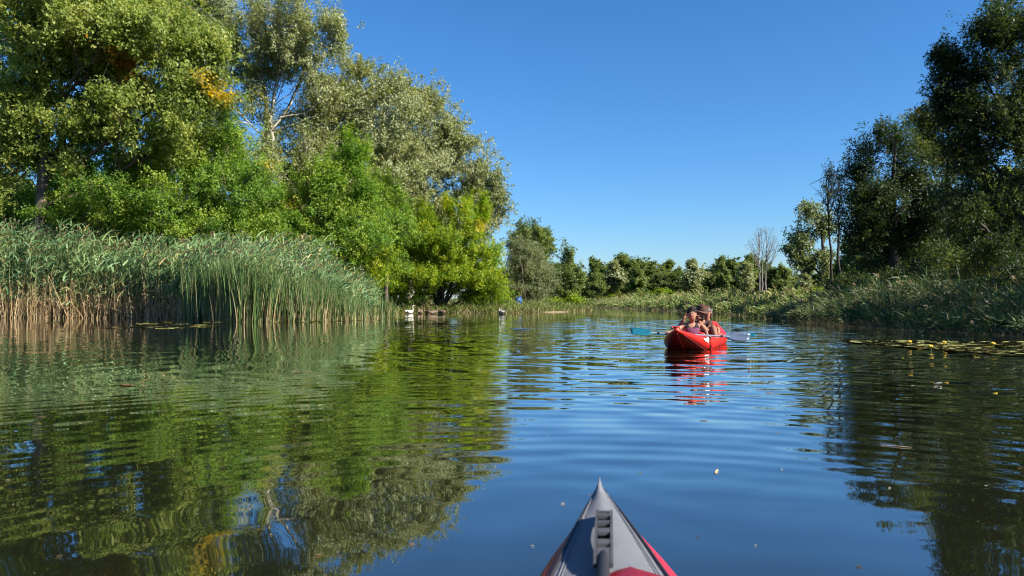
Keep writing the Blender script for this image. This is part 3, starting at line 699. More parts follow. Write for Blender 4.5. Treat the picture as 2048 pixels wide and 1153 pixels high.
GREEN = np.array([(.085, .165, .065), (.135, .23, .088), (.19, .29, .115), (.22, .27, .085)])
TAN = np.array([(.42, .30, .15), (.52, .38, .20), (.33, .22, .11), (.58, .46, .27)])
def pick(a, n, rr): return a[rr.randint(0, len(a), n)] * rr.uniform(.75, 1.2, (n, 1))

def reed_bed(name, label, pos, hts, seed, wind=(.35, -.1), nleaf=9, lw=.034, sw=.016, dead=.32, plume=.3, green=GREEN, llen=.55, lean=.10, lseg=2):
    rr = np.random.RandomState(seed); n = len(pos)
    z = np.maximum(ground_z(pos[:, 0], pos[:, 1]), -.25)
    base = np.stack([pos[:, 0], pos[:, 1], z - .03], 1)
    ln = np.stack([rr.normal(wind[0] * .2, lean, n), rr.normal(wind[1] * .2, lean, n), np.ones(n)], 1)
    fall = rr.rand(n) < .035; ln[fall, :2] += rr.normal(0, .6, (fall.sum(), 2))
    d0 = norm(ln); bend = np.stack([rr.normal(wind[0] * .15, .04, n), rr.normal(wind[1] * .15, .04, n), np.full(n, -.02)], 1)
    tint = np.clip(.5 + .35 * vnoise(pos, 2.2, seed) + rr.normal(0, .2, n), 0, .999)
    stem_lo = pick(TAN, n, rr); stem_hi = pick(green, n, rr) * .9
    parts = [ribbons(base, d0, hts, np.full(n, sw), bend, stem_lo, stem_hi * .6 + stem_lo * .4, rr, 2)]
    # leaves
    k = np.repeat(np.arange(n), nleaf); m = len(k)
    f = rr.uniform(.10, 1.0, m) ** .8; h = hts[k]
    lb = base[k] + d0[k] * (h * f)[:, None] + bend[k] * (h * f * f)[:, None]
    a = rr.uniform(0, 6.28, m)
    ld = norm(np.stack([np.cos(a) * .55 + wind[0] * 1.1, np.sin(a) * .55 + wind[1] * 1.1, rr.uniform(.7, 1.9, m)], 1))
    lb_ = np.stack([ld[:, 0] * .3 + wind[0] * .3, ld[:, 1] * .3, -rr.uniform(.15, .85, m)], 1)
    isdead = f + rr.normal(0, .10, m) < dead
    gi = np.clip(tint[k] + rr.normal(0, .15, m), 0, .999) * (len(green) - 1); g0 = gi.astype(int); fr = (gi - g0)[:, None]
    gc = (green[g0] * (1 - fr) + green[np.minimum(g0 + 1, len(green) - 1)] * fr) * rr.uniform(.8, 1.2, (m, 1))
    yel = rr.rand(m) < .06; gc[yel] = np.array((.30, .24, .08))
    lc = np.where(isdead[:, None], pick(TAN, m, rr), gc)
    lbend = np.where(isdead[:, None], lb_ * np.array([.6, .6, 1.5]), lb_)
    ll = rr.uniform(.7, 1.25, m) * llen * np.where(isdead, .8, 1)
    parts.append(ribbons(lb, ld, ll, np.full(m, lw) * rr.uniform(.7, 1.2, m) * np.where(isdead, .6, 1), lbend, lc, lc, rr, lseg))
    pl = np.where(rr.rand(n) < plume)[0]
    if len(pl):
        q = np.repeat(pl, 6); m = len(q); tp = base[q] + d0[q] * hts[q][:, None] + bend[q] * hts[q][:, None]
        a = rr.uniform(0, 6.28, m); ld = norm(np.stack([np.cos(a) * .25 + wind[0], np.sin(a) * .25 + wind[1], np.full(m, 1.)], 1))
        pc = np.array([(.38, .29, .18)]) * rr.uniform(.6, 1.3, (m, 1))
        parts.append(ribbons(tp, ld, rr.uniform(.16, .32, m), np.full(m, .05), np.stack([np.full(m, wind[0] * .4), np.full(m, wind[1]), np.full(m, -.5)], 1), pc, pc, rr, 3))
    V, F, c = join(parts)
    o = link(name, npmesh(name, V, F, M['reed'], c)); tag(o, label, None, None, 'stuff')
    return o

def scatter(n, rr, poly_pts, back, front=.3):
    """points along the polyline, from `front` on the water side to `back` behind it (left of the travel direction)"""
    pts = np.array(poly_pts, float); seg = np.diff(pts, axis=0); L = np.linalg.norm(seg, axis=1); cum = np.concatenate([[0], np.cumsum(L)])
    s = rr.uniform(0, cum[-1], n); i = np.clip(np.searchsorted(cum, s) - 1, 0, len(seg) - 1)
    t = (s - cum[i]) / L[i]; p = pts[i] + seg[i] * t[:, None]
    nr = np.stack([-seg[i][:, 1], seg[i][:, 0]], 1) / L[i][:, None]
    off = -front + (back + front) * rr.uniform(0, 1, n) ** 1.3
    return p + nr * off[:, None] + rr.normal(0, .12, (n, 2)), s / cum[-1], off

rr = np.random.RandomState(61)
left_edge = [(-33, 33), (-27, 36.2), (-24.8, 36.4), (-20, 36.8), (-16, 35.6), (-12.5, 32.2), (-10.8, 31)]
pos, s, off = scatter(4600, rr, left_edge, 4.6)
h = np.interp(pos[:, 0], [-30, -24, -20, -16, -13, -10], [4.7, 4.5, 4.1, 3.75, 3.3, 3.0]) + .25 * vnoise(pos, 2.5, 5)
h *= rr.uniform(.70, 1.08, len(h)) * np.where(off < .5, .88, 1)
reed_bed('reed_bed', 'tall blue-green reeds with tan lower stems along the left bank', pos, h, 62, wind=(.26, -.10), lw=.058, llen=.68)
pos, s, off = scatter(900, rr, [(-33, 33), (-27, 36.2), (-24.8, 36.4), (-20, 36.8), (-16, 35.6)], 1.2, .4)
DRY = np.array([(.46, .33, .17), (.56, .42, .23), (.40, .28, .14), (.60, .48, .29)])
reed_bed('dry_reed_stalks', 'straw-coloured dead reed stalks leaning at the foot of the tall left reeds', pos, rr.uniform(.9, 2.6, len(pos)), 73, wind=(.1, -.1), nleaf=4, lw=.03, sw=.026, dead=2., plume=0, green=DRY, llen=.4, lean=.22)
pos, s, off = scatter(1500, rr, [(-11.5, 31.4), (-10.3, 30.4), (-7.7, 32.4), (-7.3, 37), (-7.7, 41)], 3.6)
h = np.interp(pos[:, 0], [-12, -9.5, -8, -7.2, -6.3, -5.5], [2.95, 2.6, 2.05, 1.45, .9, .5]) * rr.uniform(.75, 1.08, len(pos))
reed_bed('reed_bed', 'shorter green reeds behind the bulrushes on the left bank', pos, h, 63, wind=(.2, -.1), dead=.28, plume=.1)

def blade_bed(name, label, pos, hts, seed, wid=.028, lean=.06, green=((.045, .10, .028), (.075, .145, .036), (.12, .19, .05)), dead=.16, droop=.06, per=4):
    rr = np.random.RandomState(seed); k = np.repeat(np.arange(len(pos)), per); n = len(k)
    p = pos[k] + rr.normal(0, .07, (n, 2)); z = np.maximum(ground_z(p[:, 0], p[:, 1]), -.25)
    base = np.stack([p[:, 0], p[:, 1], z - .03], 1)
    a = rr.uniform(0, 6.28, n); d0 = norm(np.stack([np.cos(a) * lean + rr.normal(.03, lean * .5, n), np.sin(a) * lean, np.ones(n)], 1))
    b = np.stack([np.cos(a) * droop * rr.uniform(0, 2, n), np.sin(a) * droop * rr.uniform(0, 2, n), -droop * rr.uniform(0, 1.2, n)], 1)
    g = pick(np.array(green), n, rr); isd = rr.rand(n) < dead; g[isd] = pick(TAN, int(isd.sum()), rr)
    lo = np.where(rr.rand(n)[:, None] < .45, pick(TAN, n, rr) * .8, g)
    h = hts[k] * rr.uniform(.6, 1.08, n); h[isd] *= .55
    V, F, c = ribbons(base, d0, h, np.full(n, wid), b, lo, g, rr, 3)
    o = link(name, npmesh(name, V, F, M['reed'], c)); tag(o, label, None, None, 'stuff'); return o

pos, s, off = scatter(1750, rr, [(-14.2, 33.4), (-13.2, 32.2), (-12.3, 31.3), (-10.3, 29.8), (-8.6, 30.6), (-7.4, 31.9), (-6.8, 35)], 1.5, .5)
blade_bed('bulrush_bed', 'dark green upright bulrush blades at the front of the left reeds', pos, np.interp(pos[:, 0], [-14, -12, -11, -8, -7.2, -6.3], [2.7, 2.9, 2.9, 2.0, 1.4, .8]), 64, wid=.030)
c0 = P(770, 636, 37); pos = np.stack([rr.normal(c0.x, .22, 46), rr.normal(37, .25, 46)], 1)
blade_bed('bulrush_tuft', 'separate bulrush tuft standing in the water left of the white swan', pos, np.full(46, 1.35), 65, dead=.1)
GG = ((.05, .10, .015), (.09, .15, .02), (.14, .19, .03), (.17, .19, .05))
pos, s, off = scatter(2300, rr, [(-7.5, 40), (-8.6, 46.5), (-7.6, 50.3), (-5.2, 51.2), (-0.8, 51.8), (2.8, 55.6), (6.5, 65), (6.3, 74)], 2.4, .15)
blade_bed('bank_grass', 'light green drooping grass edging the left bank by the swans', pos, rr.uniform(.5, 1.0, len(pos)), 66, wid=.035, lean=.28, green=GG, dead=.08, droop=.35)
pos, s, off = scatter(1500, rr, [(1.0, 57.5), (6.0, 69), (6, 76)], 6, 0)
blade_bed('bank_grass', 'pale tufted grass covering the sandy spit', pos, rr.uniform(.4, .8, len(pos)), 67, wid=.045, lean=.3, green=GG, dead=.25, droop=.35)
# right bank (travel direction reversed so that land lies on the left of it)
GD = np.array([(.035, .075, .022), (.055, .105, .030), (.085, .135, .042), (.13, .15, .055)])  # greens darkened to put the near bank's shade into the colour
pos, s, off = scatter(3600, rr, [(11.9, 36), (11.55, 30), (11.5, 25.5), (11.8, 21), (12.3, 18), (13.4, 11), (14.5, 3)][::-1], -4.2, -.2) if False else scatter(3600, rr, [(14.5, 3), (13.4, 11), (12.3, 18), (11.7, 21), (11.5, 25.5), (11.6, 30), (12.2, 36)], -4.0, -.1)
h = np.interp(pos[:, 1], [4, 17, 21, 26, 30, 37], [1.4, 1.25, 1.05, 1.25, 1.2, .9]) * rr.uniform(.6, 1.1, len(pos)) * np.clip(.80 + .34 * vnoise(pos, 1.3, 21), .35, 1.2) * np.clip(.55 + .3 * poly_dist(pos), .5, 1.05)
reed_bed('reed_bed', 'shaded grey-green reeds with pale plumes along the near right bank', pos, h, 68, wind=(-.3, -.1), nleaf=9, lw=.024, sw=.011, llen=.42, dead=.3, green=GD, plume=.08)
pos, s, off = scatter(2200, rr, [(12.4, 36), (13.2, 45), (13.9, 55), (12.8, 70), (11.7, 84), (9.9, 97)], -6.0, 0)
reed_bed('reed_bed', 'sunlit low reeds running along the right bank to the bend', pos, rr.uniform(.7, 1.3, len(pos)) * np.clip(.82 + .32 * vnoise(pos, 2.6, 22), .35, 1.2) * np.clip(.5 + .25 * poly_dist(pos), .45, 1.05), 69, wind=(-.2, -.1), nleaf=7, lw=.06, sw=.02, llen=.5, dead=.12, green=np.array([(.09, .15, .035), (.15, .22, .05), (.22, .27, .075), (.29, .28, .10)]), plume=.4)
pos, s, off = scatter(1800, rr, [(9.8, 97), (7, 101.5), (0, 109.5), (-20, 113)], -6, 0)
reed_bed('reed_bed', 'distant reed edge below the far row of trees', pos, rr.uniform(.35, .8, len(pos)), 70, wind=(-.2, -.1), nleaf=6, lw=.09, sw=.03, llen=.5, dead=.12, green=np.array([(.045, .075, .022), (.075, .115, .032), (.11, .15, .042)]))  # darker greens: the shaded look of this edge is in the colour
# ground vegetation under the trees
pos = np.stack([rr.uniform(-45, 4, 2600), rr.uniform(40, 62, 2600)], 1); pos = pos[poly_dist(pos) > 1.0]
blade_bed('undergrowth', 'shaded green undergrowth beneath the left bank trees', pos, rr.uniform(.4, 1.1, len(pos)), 71, wid=.06, lean=.4, green=((.03, .06, .012), (.05, .09, .016), (.08, .11, .02)), droop=.4)
pos = np.stack([rr.uniform(12, 34, 3200), rr.uniform(14, 90, 3200)], 1); pos = pos[poly_dist(pos) > 3.0]
blade_bed('undergrowth', 'rough green undergrowth behind the right bank reeds', pos, rr.uniform(.5, 1.2, len(pos)), 72, wid=.06, lean=.4, green=((.03, .06, .012), (.06, .09, .016), (.12, .13, .03)), droop=.4)

# ------------------------------------------------------------------ bodies
def skin_mesh(name, joints, edges, mats, root=0, sub=2):
    """joints: list of (pos, rx, ry); edges: index pairs -> one continuous baked surface"""
    me = bpy.data.meshes.new(name + '_skeleton')
    me.from_pydata([tuple(j[0]) for j in joints], edges, [])
    o = bpy.data.objects.new(name + '_skeleton', me); C.objects.link(o)
    o.modifiers.new('skin', 'SKIN').use_smooth_shade = True
    sk = me.skin_vertices[0].data
    for i, j in enumerate(joints): sk[i].radius = (j[1], j[2])
    for v in sk: v.use_root = False
    sk[root].use_root = True
    s = o.modifiers.new('sub', 'SUBSURF'); s.levels = s.render_levels = sub
    dg = bpy.context.evaluated_depsgraph_get(); dg.update()
    out = bpy.data.meshes.new_from_object(o.evaluated_get(dg)); out.name = name
    bpy.data.objects.remove(o); bpy.data.meshes.remove(me)
    out.materials.clear()
    for m in mats: out.materials.append(m)
    for p in out.polygons: p.use_smooth = True; p.material_index = 0
    return out

def ellipsoid(bm, c, r, rot=None, seg=14, ring=9):
    m = Matrix.Translation(c) @ (rot.to_4x4() if rot else Matrix()) @ Matrix.Diagonal((*r, 1))
    return bmesh.ops.create_uvsphere(bm, u_segments=seg, v_segments=ring, radius=1, matrix=m)['verts']

def add_tube_bm(bm, pts, rads, sides=6):
    V, F = tubes([(pts, rads)], sides)
    vs = [bm.verts.new(v) for v in V]
    for f in F: bm.faces.new([vs[i] for i in f])
    for e in (range(sides), range(len(V) - sides, len(V))):
        try: bm.faces.new([vs[i] for i in e])
        except ValueError: pass

def hand(bm, wrist, pdir, grip, size=.17):
    """palm and five bent fingers closing towards `grip`"""
    w = Vector(wrist); d = Vector(pdir).normalized(); g = Vector(grip).normalized(); g = (g - d * g.dot(d)).normalized(); s = d.cross(g)
    rot = Matrix((s, d, g)).transposed()
    ellipsoid(bm, w + d * size * .26, (size * .23, size * .30, size * .11), rot, 10, 7)
    for i, ln in enumerate((.40, .46, .43, .34)):
        st = w + d * size * .40 + s * size * (-.165 + .11 * i); L = size * ln
        p = [st, st + d * L * .42 + g * L * .08, st + d * L * .62 + g * L * .38, st + d * L * .50 + g * L * .66]
        add_tube_bm(bm, np.array(p), np.array([.052, .05, .045, .036]) * size, 6)
    st = w + d * size * .14 + s * size * .2
    add_tube_bm(bm, np.array([st, st + s * size * .14 + d * size * .12, st + s * size * .12 + d * size * .28 + g * size * .16]), np.array([.07, .06, .045]) * size, 6)

def person(label, J, skin, pose_hands, head, face_dir, root_loc, group=None):
    """J: dict of joints (pos, r[, ry]); returns the Empty; head=(centre, up) built into the body surface"""
    root = empty('person', root_loc)
    hc, up = Vector(head[0]), Vector(head[1]).normalized(); f = Vector(face_dir).normalized(); f = (f - up * f.dot(up)).normalized()
    names = list(J); idx = {n: i for i, n in enumerate(names)}
    joints = [(J[n][0], J[n][1], J[n][2] if len(J[n]) > 2 else J[n][1]) for n in names]
    E = [('pelvis', 'belly'), ('belly', 'chest'), ('chest', 'neck0'), ('neck0', 'neck1'), ('chest', 'shL'), ('shL', 'elL'), ('elL', 'wrL'), ('chest', 'shR'), ('shR', 'elR'), ('elR', 'wrR'),
         ('pelvis', 'hipL'), ('hipL', 'knL'), ('knL', 'anL'), ('anL', 'toL'), ('pelvis', 'hipR'), ('hipR', 'knR'), ('knR', 'anR'), ('anR', 'toR')]
    E = [(idx[a], idx[b]) for a, b in E]
    n0 = len(joints)
    joints += [(hc - up * .085 + f * .028, .052, .058), (hc - up * .02 + f * .008, .070, .083), (hc + up * .055 - f * .012, .068, .082), (hc + up * .105 - f * .018, .035, .045)]
    E += [(idx['neck1'], n0), (n0, n0 + 1), (n0 + 1, n0 + 2), (n0 + 2, n0 + 3)]
    me = skin_mesh('body', joints, E, [skin], root=idx['pelvis'], sub=3)
    BODY['me'] = me.copy(); BODY['J'] = J
    bm = bmesh.new(); bm.from_mesh(me)
    side = f.cross(up)
    hr = Matrix((side, f, up)).transposed()
    ellipsoid(bm, hc - up * .012, (.072, .088, .112), hr, 16, 12)                       # skull and jaw rounding
    add_tube_bm(bm, np.array([hc + f * .080 + up * .018, hc + f * .100 - up * .012, hc + f * .104 - up * .026]), np.array([.010, .014, .015]))   # nose
    for s in (-1, 1):
        ellipsoid(bm, hc + side * s * .074 - f * .008 - up * .008, (.012, .022, .034), hr, 8, 6)         # ears
    for (wrist, pd, gr) in pose_hands: hand(bm, wrist, pd, gr)
    me = bm_mesh('body', bm, [skin])
    b = link('body', me, root); b.location = -Vector(root_loc)
    for s in (-1, 1):
        bm = bmesh.new(); ellipsoid(bm, hc + side * s * .031 + f * .078 + up * .012, (.011, .007, .005), hr, 8, 6)
        link('eye', bm_mesh('eye', bm, M['eye']), root, -Vector(root_loc))
        bm = bmesh.new(); ellipsoid(bm, hc + side * s * .031 + f * .080 + up * .032, (.017, .006, .0035), hr, 8, 6)
        link('eyebrow', bm_mesh('eyebrow', bm, M['hair']), root, -Vector(root_loc))
    bm = bmesh.new(); ellipsoid(bm, hc + f * .084 - up * .062, (.022, .010, .008), hr, 8, 6)
    link('mouth', bm_mesh('mouth', bm, M['lip']), root, -Vector(root_loc))
    tag(root, label, 'person', group)
    return root, hc, up, f, side, hr

BODY = {}
def cut_garment(name, root, root_loc, parts, mats, off=.009, rule=None, keep=None):
    """cloth that follows the body: the skin faces nearest the given limb pieces, lifted off the body"""
    J = BODY['J']; segs = [(a, b, Vector(J[a][0]), Vector(J[b][0])) for a, b in [('pelvis', 'belly'), ('belly', 'chest'), ('chest', 'neck0'), ('neck0', 'neck1'), ('chest', 'shL'), ('shL', 'elL'), ('elL', 'wrL'), ('chest', 'shR'), ('shR', 'elR'), ('elR', 'wrR'),
            ('pelvis', 'hipL'), ('hipL', 'knL'), ('knL', 'anL'), ('pelvis', 'hipR'), ('hipR', 'knR'), ('knR', 'anR')]]
    bm = bmesh.new(); bm.from_mesh(BODY['me']); dead = []
    for fc in bm.faces:
        c = fc.calc_center_median(); best = None
        for a, b, p, q in segs:
            t = max(0, min(1, (c - p).dot(q - p) / max((q - p).length_squared, 1e-9))); dd = (c - p.lerp(q, t)).length / (.5 * (J[a][1] + J[b][1]))
            if best is None or dd < best[0]: best = (dd, a + '-' + b, t)
        tmax = parts.get(best[1])
        if tmax is None or best[2] > tmax or (keep and not keep(c)): dead.append(fc)
    bmesh.ops.delete(bm, geom=dead, context='FACES')
    for _ in range(6):
        ed = [v for v in bm.verts if v.is_boundary]
        new = {v: sum((e.other_vert(v).co for e in v.link_edges if e.is_boundary), Vector()) / max(1, sum(e.is_boundary for e in v.link_edges)) for v in ed}
        for v, c in new.items(): v.co = v.co.lerp(c, .5)
    bm.normal_update()
    for v in bm.verts: v.co += v.normal * off
    for fc in bm.faces: fc.material_index = rule(fc.calc_center_median()) if rule else 0
    bmesh.ops.solidify(bm, geom=bm.faces[:], thickness=.004)
    me = bpy.data.meshes.new(name); bm.to_mesh(me); bm.free()
    for m in mats: me.materials.append(m)
    for p in me.polygons: p.use_smooth = True
    return link(name, me, root, -Vector(root_loc))
TORSO = {'pelvis-belly': 1, 'belly-chest': 1, 'chest-neck0': .75, 'chest-shL': 1, 'chest-shR': 1, 'pelvis-hipL': 1, 'pelvis-hipR': 1}

def hair_mesh(name, hc, hr, mats, root, root_loc, blobs, seed, size=.03):
    rr = random.Random(seed); bm = bmesh.new()
    for (c, r) in blobs: ellipsoid(bm, hc + hr @ Vector(c), r, hr, 14, 10)
    for (c, r) in blobs:
        for _ in range(60):
            v = Vector((rr.gauss(0, 1), rr.gauss(0, 1), rr.gauss(.3, 1))).normalized()
            q = hc + hr @ (Vector(c) + Vector((v.x * r[0], v.y * r[1], v.z * r[2])))
            ellipsoid(bm, q, (size * rr.uniform(.5, 1), size * rr.uniform(.5, 1), size * rr.uniform(.4, .8)), None, 6, 5)
    return link(name, bm_mesh(name, bm, mats), root, -Vector(root_loc))

# ------------------------------------------------------------------ the red inflatable kayak
BOW = Vector((2.69, 12.2, 0)); AX = Vector((.39, .92, 0)).normalized()
KL = 4.3
kay = empty('inflatable_kayak', tuple(BOW + AX * KL / 2), R(157.0))
tag(kay, 'red inflatable kayak carrying three people, bow turned towards the viewer', 'kayak')
def ka(s, x=0., z=0.): return Vector((x, KL / 2 - s, z))        # kayak-local: s from the bow tip, x to its left side seen from ahead
def kw(s, x=0., z=0.): return kay.matrix_basis @ ka(s, x, z)
kay.rotation_euler = (0, 0, R(157.0)); bpy.context.view_layer.update()
def half_beam(s):
    a = min(s, KL - s); t = min(1, a / 1.45)
    return .035 + .41 * (1 - (1 - t) ** 2.1)
def top_z(s):
    a = min(s, KL - s); return .205 + .175 * max(0, 1 - a / 1.25) ** 1.4
def keel_z(s):
    a = min(s, KL - s); return -.10 + .44 * max(0, 1 - a / 1.15) ** 1.35
ST = [0.0, .04, .10, .18, .28, .4, .55, .7, .85, 1.0, 1.1, 1.25, 1.45, 1.7, 2.0, 2.3, 2.6, 2.85, 3.05, 3.2, 3.3, 3.45, 3.6, 3.75, 3.9, 4.02, 4.12, 4.2, 4.26, 4.3]
prof = []   # outer shell half profile in (u: fraction of beam, v: fraction keel->top)
bm = bmesh.new(); rings = []
for s in ST:
    w_, zt, zk = half_beam(s), top_z(s), keel_z(s); a = min(s, KL - s)
    open_ = min(1, max(0, (a - 1.02) / .12)); tube_r = min(.17, w_ * .42)
    half = []
    hgt = zt - zk
    for (u, v) in [(0, 0), (.45, .03), (.78, .16), (.95, .38), (1.0, .60), (.97, .80), (.86, .95), (.70, 1.0)]:
        half.append((u * w_, zk + v * hgt))
    inner = [(.54, .94), (.46, .74), (.44, .42), (.30, .26), (0, .25)]
    deck = [(.54, 1.03), (.40, 1.05), (.28, 1.07), (.14, 1.085), (0, 1.09)]
    for (ui, vi), (ud, vd) in zip(inner, deck):
        half.append(((ui * open_ + ud * (1 - open_)) * w_, zk + (vi * open_ + vd * (1 - open_)) * hgt))
    pts = half + [(-x, z) for x, z in half[-2:0:-1]]
    rings.append([bm.verts.new(ka(s, x, z)) for x, z in pts])
for A, B in zip(rings[:-1], rings[1:]):
    n = len(A)
    for i in range(n): bm.faces.new((A[i], A[(i + 1) % n], B[(i + 1) % n], B[i]))
bm.faces.new(rings[0]); bm.faces.new(rings[-1][::-1])
hull_me = bm_mesh('hull', bm, [M['red']])
hull = link('hull', hull_me, kay)
md = hull.modifiers.new('sub', 'SUBSURF'); md.levels = md.render_levels = 1
def hull_pt(s, side, u_i, v_i, off=.004):
    w_, zt, zk = half_beam(s), top_z(s), keel_z(s)
    return ka(s, side * (u_i * w_ + off), zk + v_i * (zt - zk))
# raised seams: keel rib from the tip, and side seams
tube_obj('keel_rib', [(np.array([ka(s, 0, keel_z(s) - .004) for s in np.linspace(0.02, 1.6, 16)]), np.linspace(.016, .022, 16))], M['red'], kay)
for sd in (-1, 1):
    tube_obj('side_seam', [(np.array([hull_pt(s, sd, .80, .16, .006) for s in np.linspace(.12, 4.1, 30)]), np.full(30, .007))], M['seam'], kay, 6)
    tube_obj('chamber_joint', [(np.array([hull_pt(2.0, sd, u, v, .0045) for u, v in [(.78, .16), (.95, .38), (1.0, .60), (.97, .80), (.86, .95)]]), np.full(5, .005))], M['seam'], kay, 6)
# gathered bow handle
bm = bmesh.new()
add_tube_bm(bm, np.array([ka(.10, .04, .385), ka(.02, .045, .415), ka(-.01, 0, .42), ka(.02, -.045, .415), ka(.10, -.04, .385)]), np.array([.010, .012, .013, .012, .010]), 8)
link('carry_handle', bm_mesh('carry_handle', bm, M['red_in']), kay)
bm = bmesh.new()
for i in range(5):
    ang = i * 1.2; ellipsoid(bm, ka(.05 + .02 * i, .05 + .03 * math.cos(ang), .405 + .015 * math.sin(ang)), (.02, .022, .022), None, 8, 6)
link('rolled_fabric', bm_mesh('rolled_fabric', bm, M['red_in']), kay)
# white leaping-figure print on the lit side (local -x is image right)
def emblem():
    out = [(-.075, .045), (-.05, .02), (-.03, .03), (-.01, .045), (.02, .035), (.045, .045), (.065, .02), (.075, -.02), (.055, -.01), (.045, -.035), (.03, -.045), (.02, -.015), (-.01, -.02), (-.02, -.055), (-.035, -.05), (-.03, -.015), (-.05, .005)]
    bm = bmesh.new(); vs = []
    for (x, z) in out:
        s = .80 - x * 1.6; w_, zt, zk = half_beam(s), top_z(s), keel_z(s)
        v = .70 + z * 2.6; v = max(.42, min(.92, v)); u = float(np.interp(v, [.38, .60, .80, .95], [.95, 1.0, .97, .86]))
        vs.append(bm.verts.new(ka(s, -(u * w_ + .012), zk + v * (zt - zk))))
    f = bm.faces.new(vs); bmesh.ops.triangulate(bm, faces=[f])
    r = bmesh.ops.solidify(bm, geom=bm.faces[:], thickness=.002)
    link('emblem', bm_mesh('emblem', bm, M['white'], smooth=False), kay)
emblem()
for s in (1.95, 2.85, 3.6):
    bm = bmesh.new()
    ellipsoid(bm, ka(s, 0, .12), (.24, .05, .17), Euler((R(-14), 0, 0)).to_matrix(), 14, 9)
    link('backrest', bm_mesh('backrest', bm, M['red_in']), kay)

# paddles
def paddle(label, A, B, matA, matB, faceA, faceB, group='double-bladed paddles', bl=.46, bw=.085):
    A, B = Vector(A), Vector(B); mid = (A + B) / 2; root = empty('paddle', tuple(mid)); ax = (B - A).normalized(); L = (B - A).length
    def rel(t): return A + ax * t - mid
    tube_obj('shaft', [(np.array([rel(bl * .72), rel(L / 2), rel(L - bl * .72)]), np.full(3, .016))], M['alu'], root, 10)
    tube_obj('sleeve', [(np.array([rel(bl * .98), rel(bl * 1.0 + .03)]), np.full(2, .021))], M['blackplastic'], root, 10)
    tube_obj('sleeve', [(np.array([rel(L - bl * .98), rel(L - bl - .03)]), np.full(2, .021))], M['blackplastic'], root, 10)
    tube_obj('grip', [(np.array([rel(L * .29), rel(L * .33), rel(L * .40)]), np.array([.02, .0205, .02]))], M['blackplastic'], root, 10)
    for t0, sg, mt, fc in ((0, 1, matA, faceA), (L, -1, matB, faceB)):
        fv = Vector(fc); fv = (fv - ax * fv.dot(ax)).normalized(); sv = ax.cross(fv)
        bm = bmesh.new(); nn = 11; front, back = [], []
        for i in range(nn):
            t = i / (nn - 1); x = t * bl
            hw = bw * (math.sin(math.pi * min(1, (t * .86 + .10)) ** .8) ** .6) * (.30 + .70 * min(1, (1 - t) * 2.6)) if t < .999 else .018
            rowf, rowb = [], []
            for q in (-1, -.5, 0, .5, 1):
                asym = .012 * q * (1 - t)
                c = rel(t0 + sg * (x + asym)) + sv * hw * q + fv * (.022 * (q * q) * (1 - t))
                th = .0035 + .012 * (1 - abs(q)) * t
                rowf.append(bm.verts.new(c + fv * th)); rowb.append(bm.verts.new(c - fv * .0035))
            front.append(rowf); back.append(rowb)
        for i in range(nn - 1):
            for j in range(4):
                bm.faces.new((front[i][j], front[i + 1][j], front[i + 1][j + 1], front[i][j + 1]))
                bm.faces.new((back[i][j], back[i][j + 1], back[i + 1][j + 1], back[i + 1][j]))
            for j in (0, 4): bm.faces.new((front[i][j], back[i][j], back[i + 1][j], front[i + 1][j]))
        for i in (0, nn - 1):
            for j in range(4): bm.faces.new((front[i][j], front[i][j + 1], back[i][j + 1], back[i][j]))
        link('blade', bm_mesh('blade', bm, mt), root)
    tag(root, label, 'paddle', group)
PA, PB = P(1262, 664.5, 13.0), P(1499, 675.5, 12.85)
paddle('teal-bladed paddle held across the bow by the woman in the purple top', PA, PB, M['teal'], M['grey_teal'], (.1, -.75, .75), (.35, -1, .25))
paddle('paddle mostly hidden behind the right gunwale with only its dark teal tip showing', P(1512, 672.5, 14.6), P(1300, 668, 15.4), M['teal'], M['teal'], (0, -.5, 1), (0, -.4, 1), bw=.07)

# three people in the kayak
def legs(s, spread=.13, knee=.12, fwd=.42):
    return dict(hipL=(kw(s, -spread, .0), .085), knL=(kw(s - fwd, -spread * 1.1, knee), .06), anL=(kw(s - fwd * 1.9, -spread * .8, .02), .038), toL=(kw(s - fwd * 1.9 - .12, -spread * .85, .07), .03),
                hipR=(kw(s, spread, .0), .085), knR=(kw(s - fwd, spread * 1.1, knee), .06), anR=(kw(s - fwd * 1.9, spread * .8, .02), .038), toR=(kw(s - fwd * 1.9 - .12, spread * .85, .07), .03))
TOC = Vector((-.25, -.97, 0))
# woman in front
d = 13.55
J = dict(pelvis=(kw(1.55, 0, .0), .13, .10), belly=(P(1383, 676, d), .115, .085), chest=(P(1383, 658, d), .135, .088), neck0=(P(1384, 647, d), .052), neck1=(P(1384, 642, d - .02), .044),
         shL=(P(1402.5, 651, d), .048), elL=(P(1412, 663, d - .12), .034), wrL=(P(1414, 669, 13.0), .024),
         shR=(P(1364, 652, d), .048), elR=(P(1352, 663, d - .12), .034), wrR=(P(1341, 664.5, 13.1), .024), **legs(1.6))
rl = kw(1.55, 0, .0)
root, hc, up, f, side, hr = person('woman in purple and black tank top paddling at the bow', J, M['skin'], [(P(1414, 669, 12.99), (.25, -.6, -.5), (0, .2, -1)), (P(1341, 664.5, 13.08), (-.6, -.4, 0), (0, .2, -1))],
                                   (P(1383.5, 629.5, d - .06), (-.03, 0, 1)), TOC + Vector((0, 0, .03)), rl)
cz = P(1383, 656.5, d).z
nk = Vector(J['neck0'][0])
def tank_keep(c):
    l = abs((c - nk).dot(side)); fr = (c - nk).dot(f)
    return l < .118 and not (l < .052 + .25 * max(0, c.z - nk.z + .03) and c.z > nk.z - .075 and fr > .0) and not (c.z > nk.z - .035 and l > .095)
cut_garment('tank_top', root, rl, TORSO, [M['purple'], M['black']], rule=lambda c: 1 if c.z > cz else 0, keep=tank_keep)
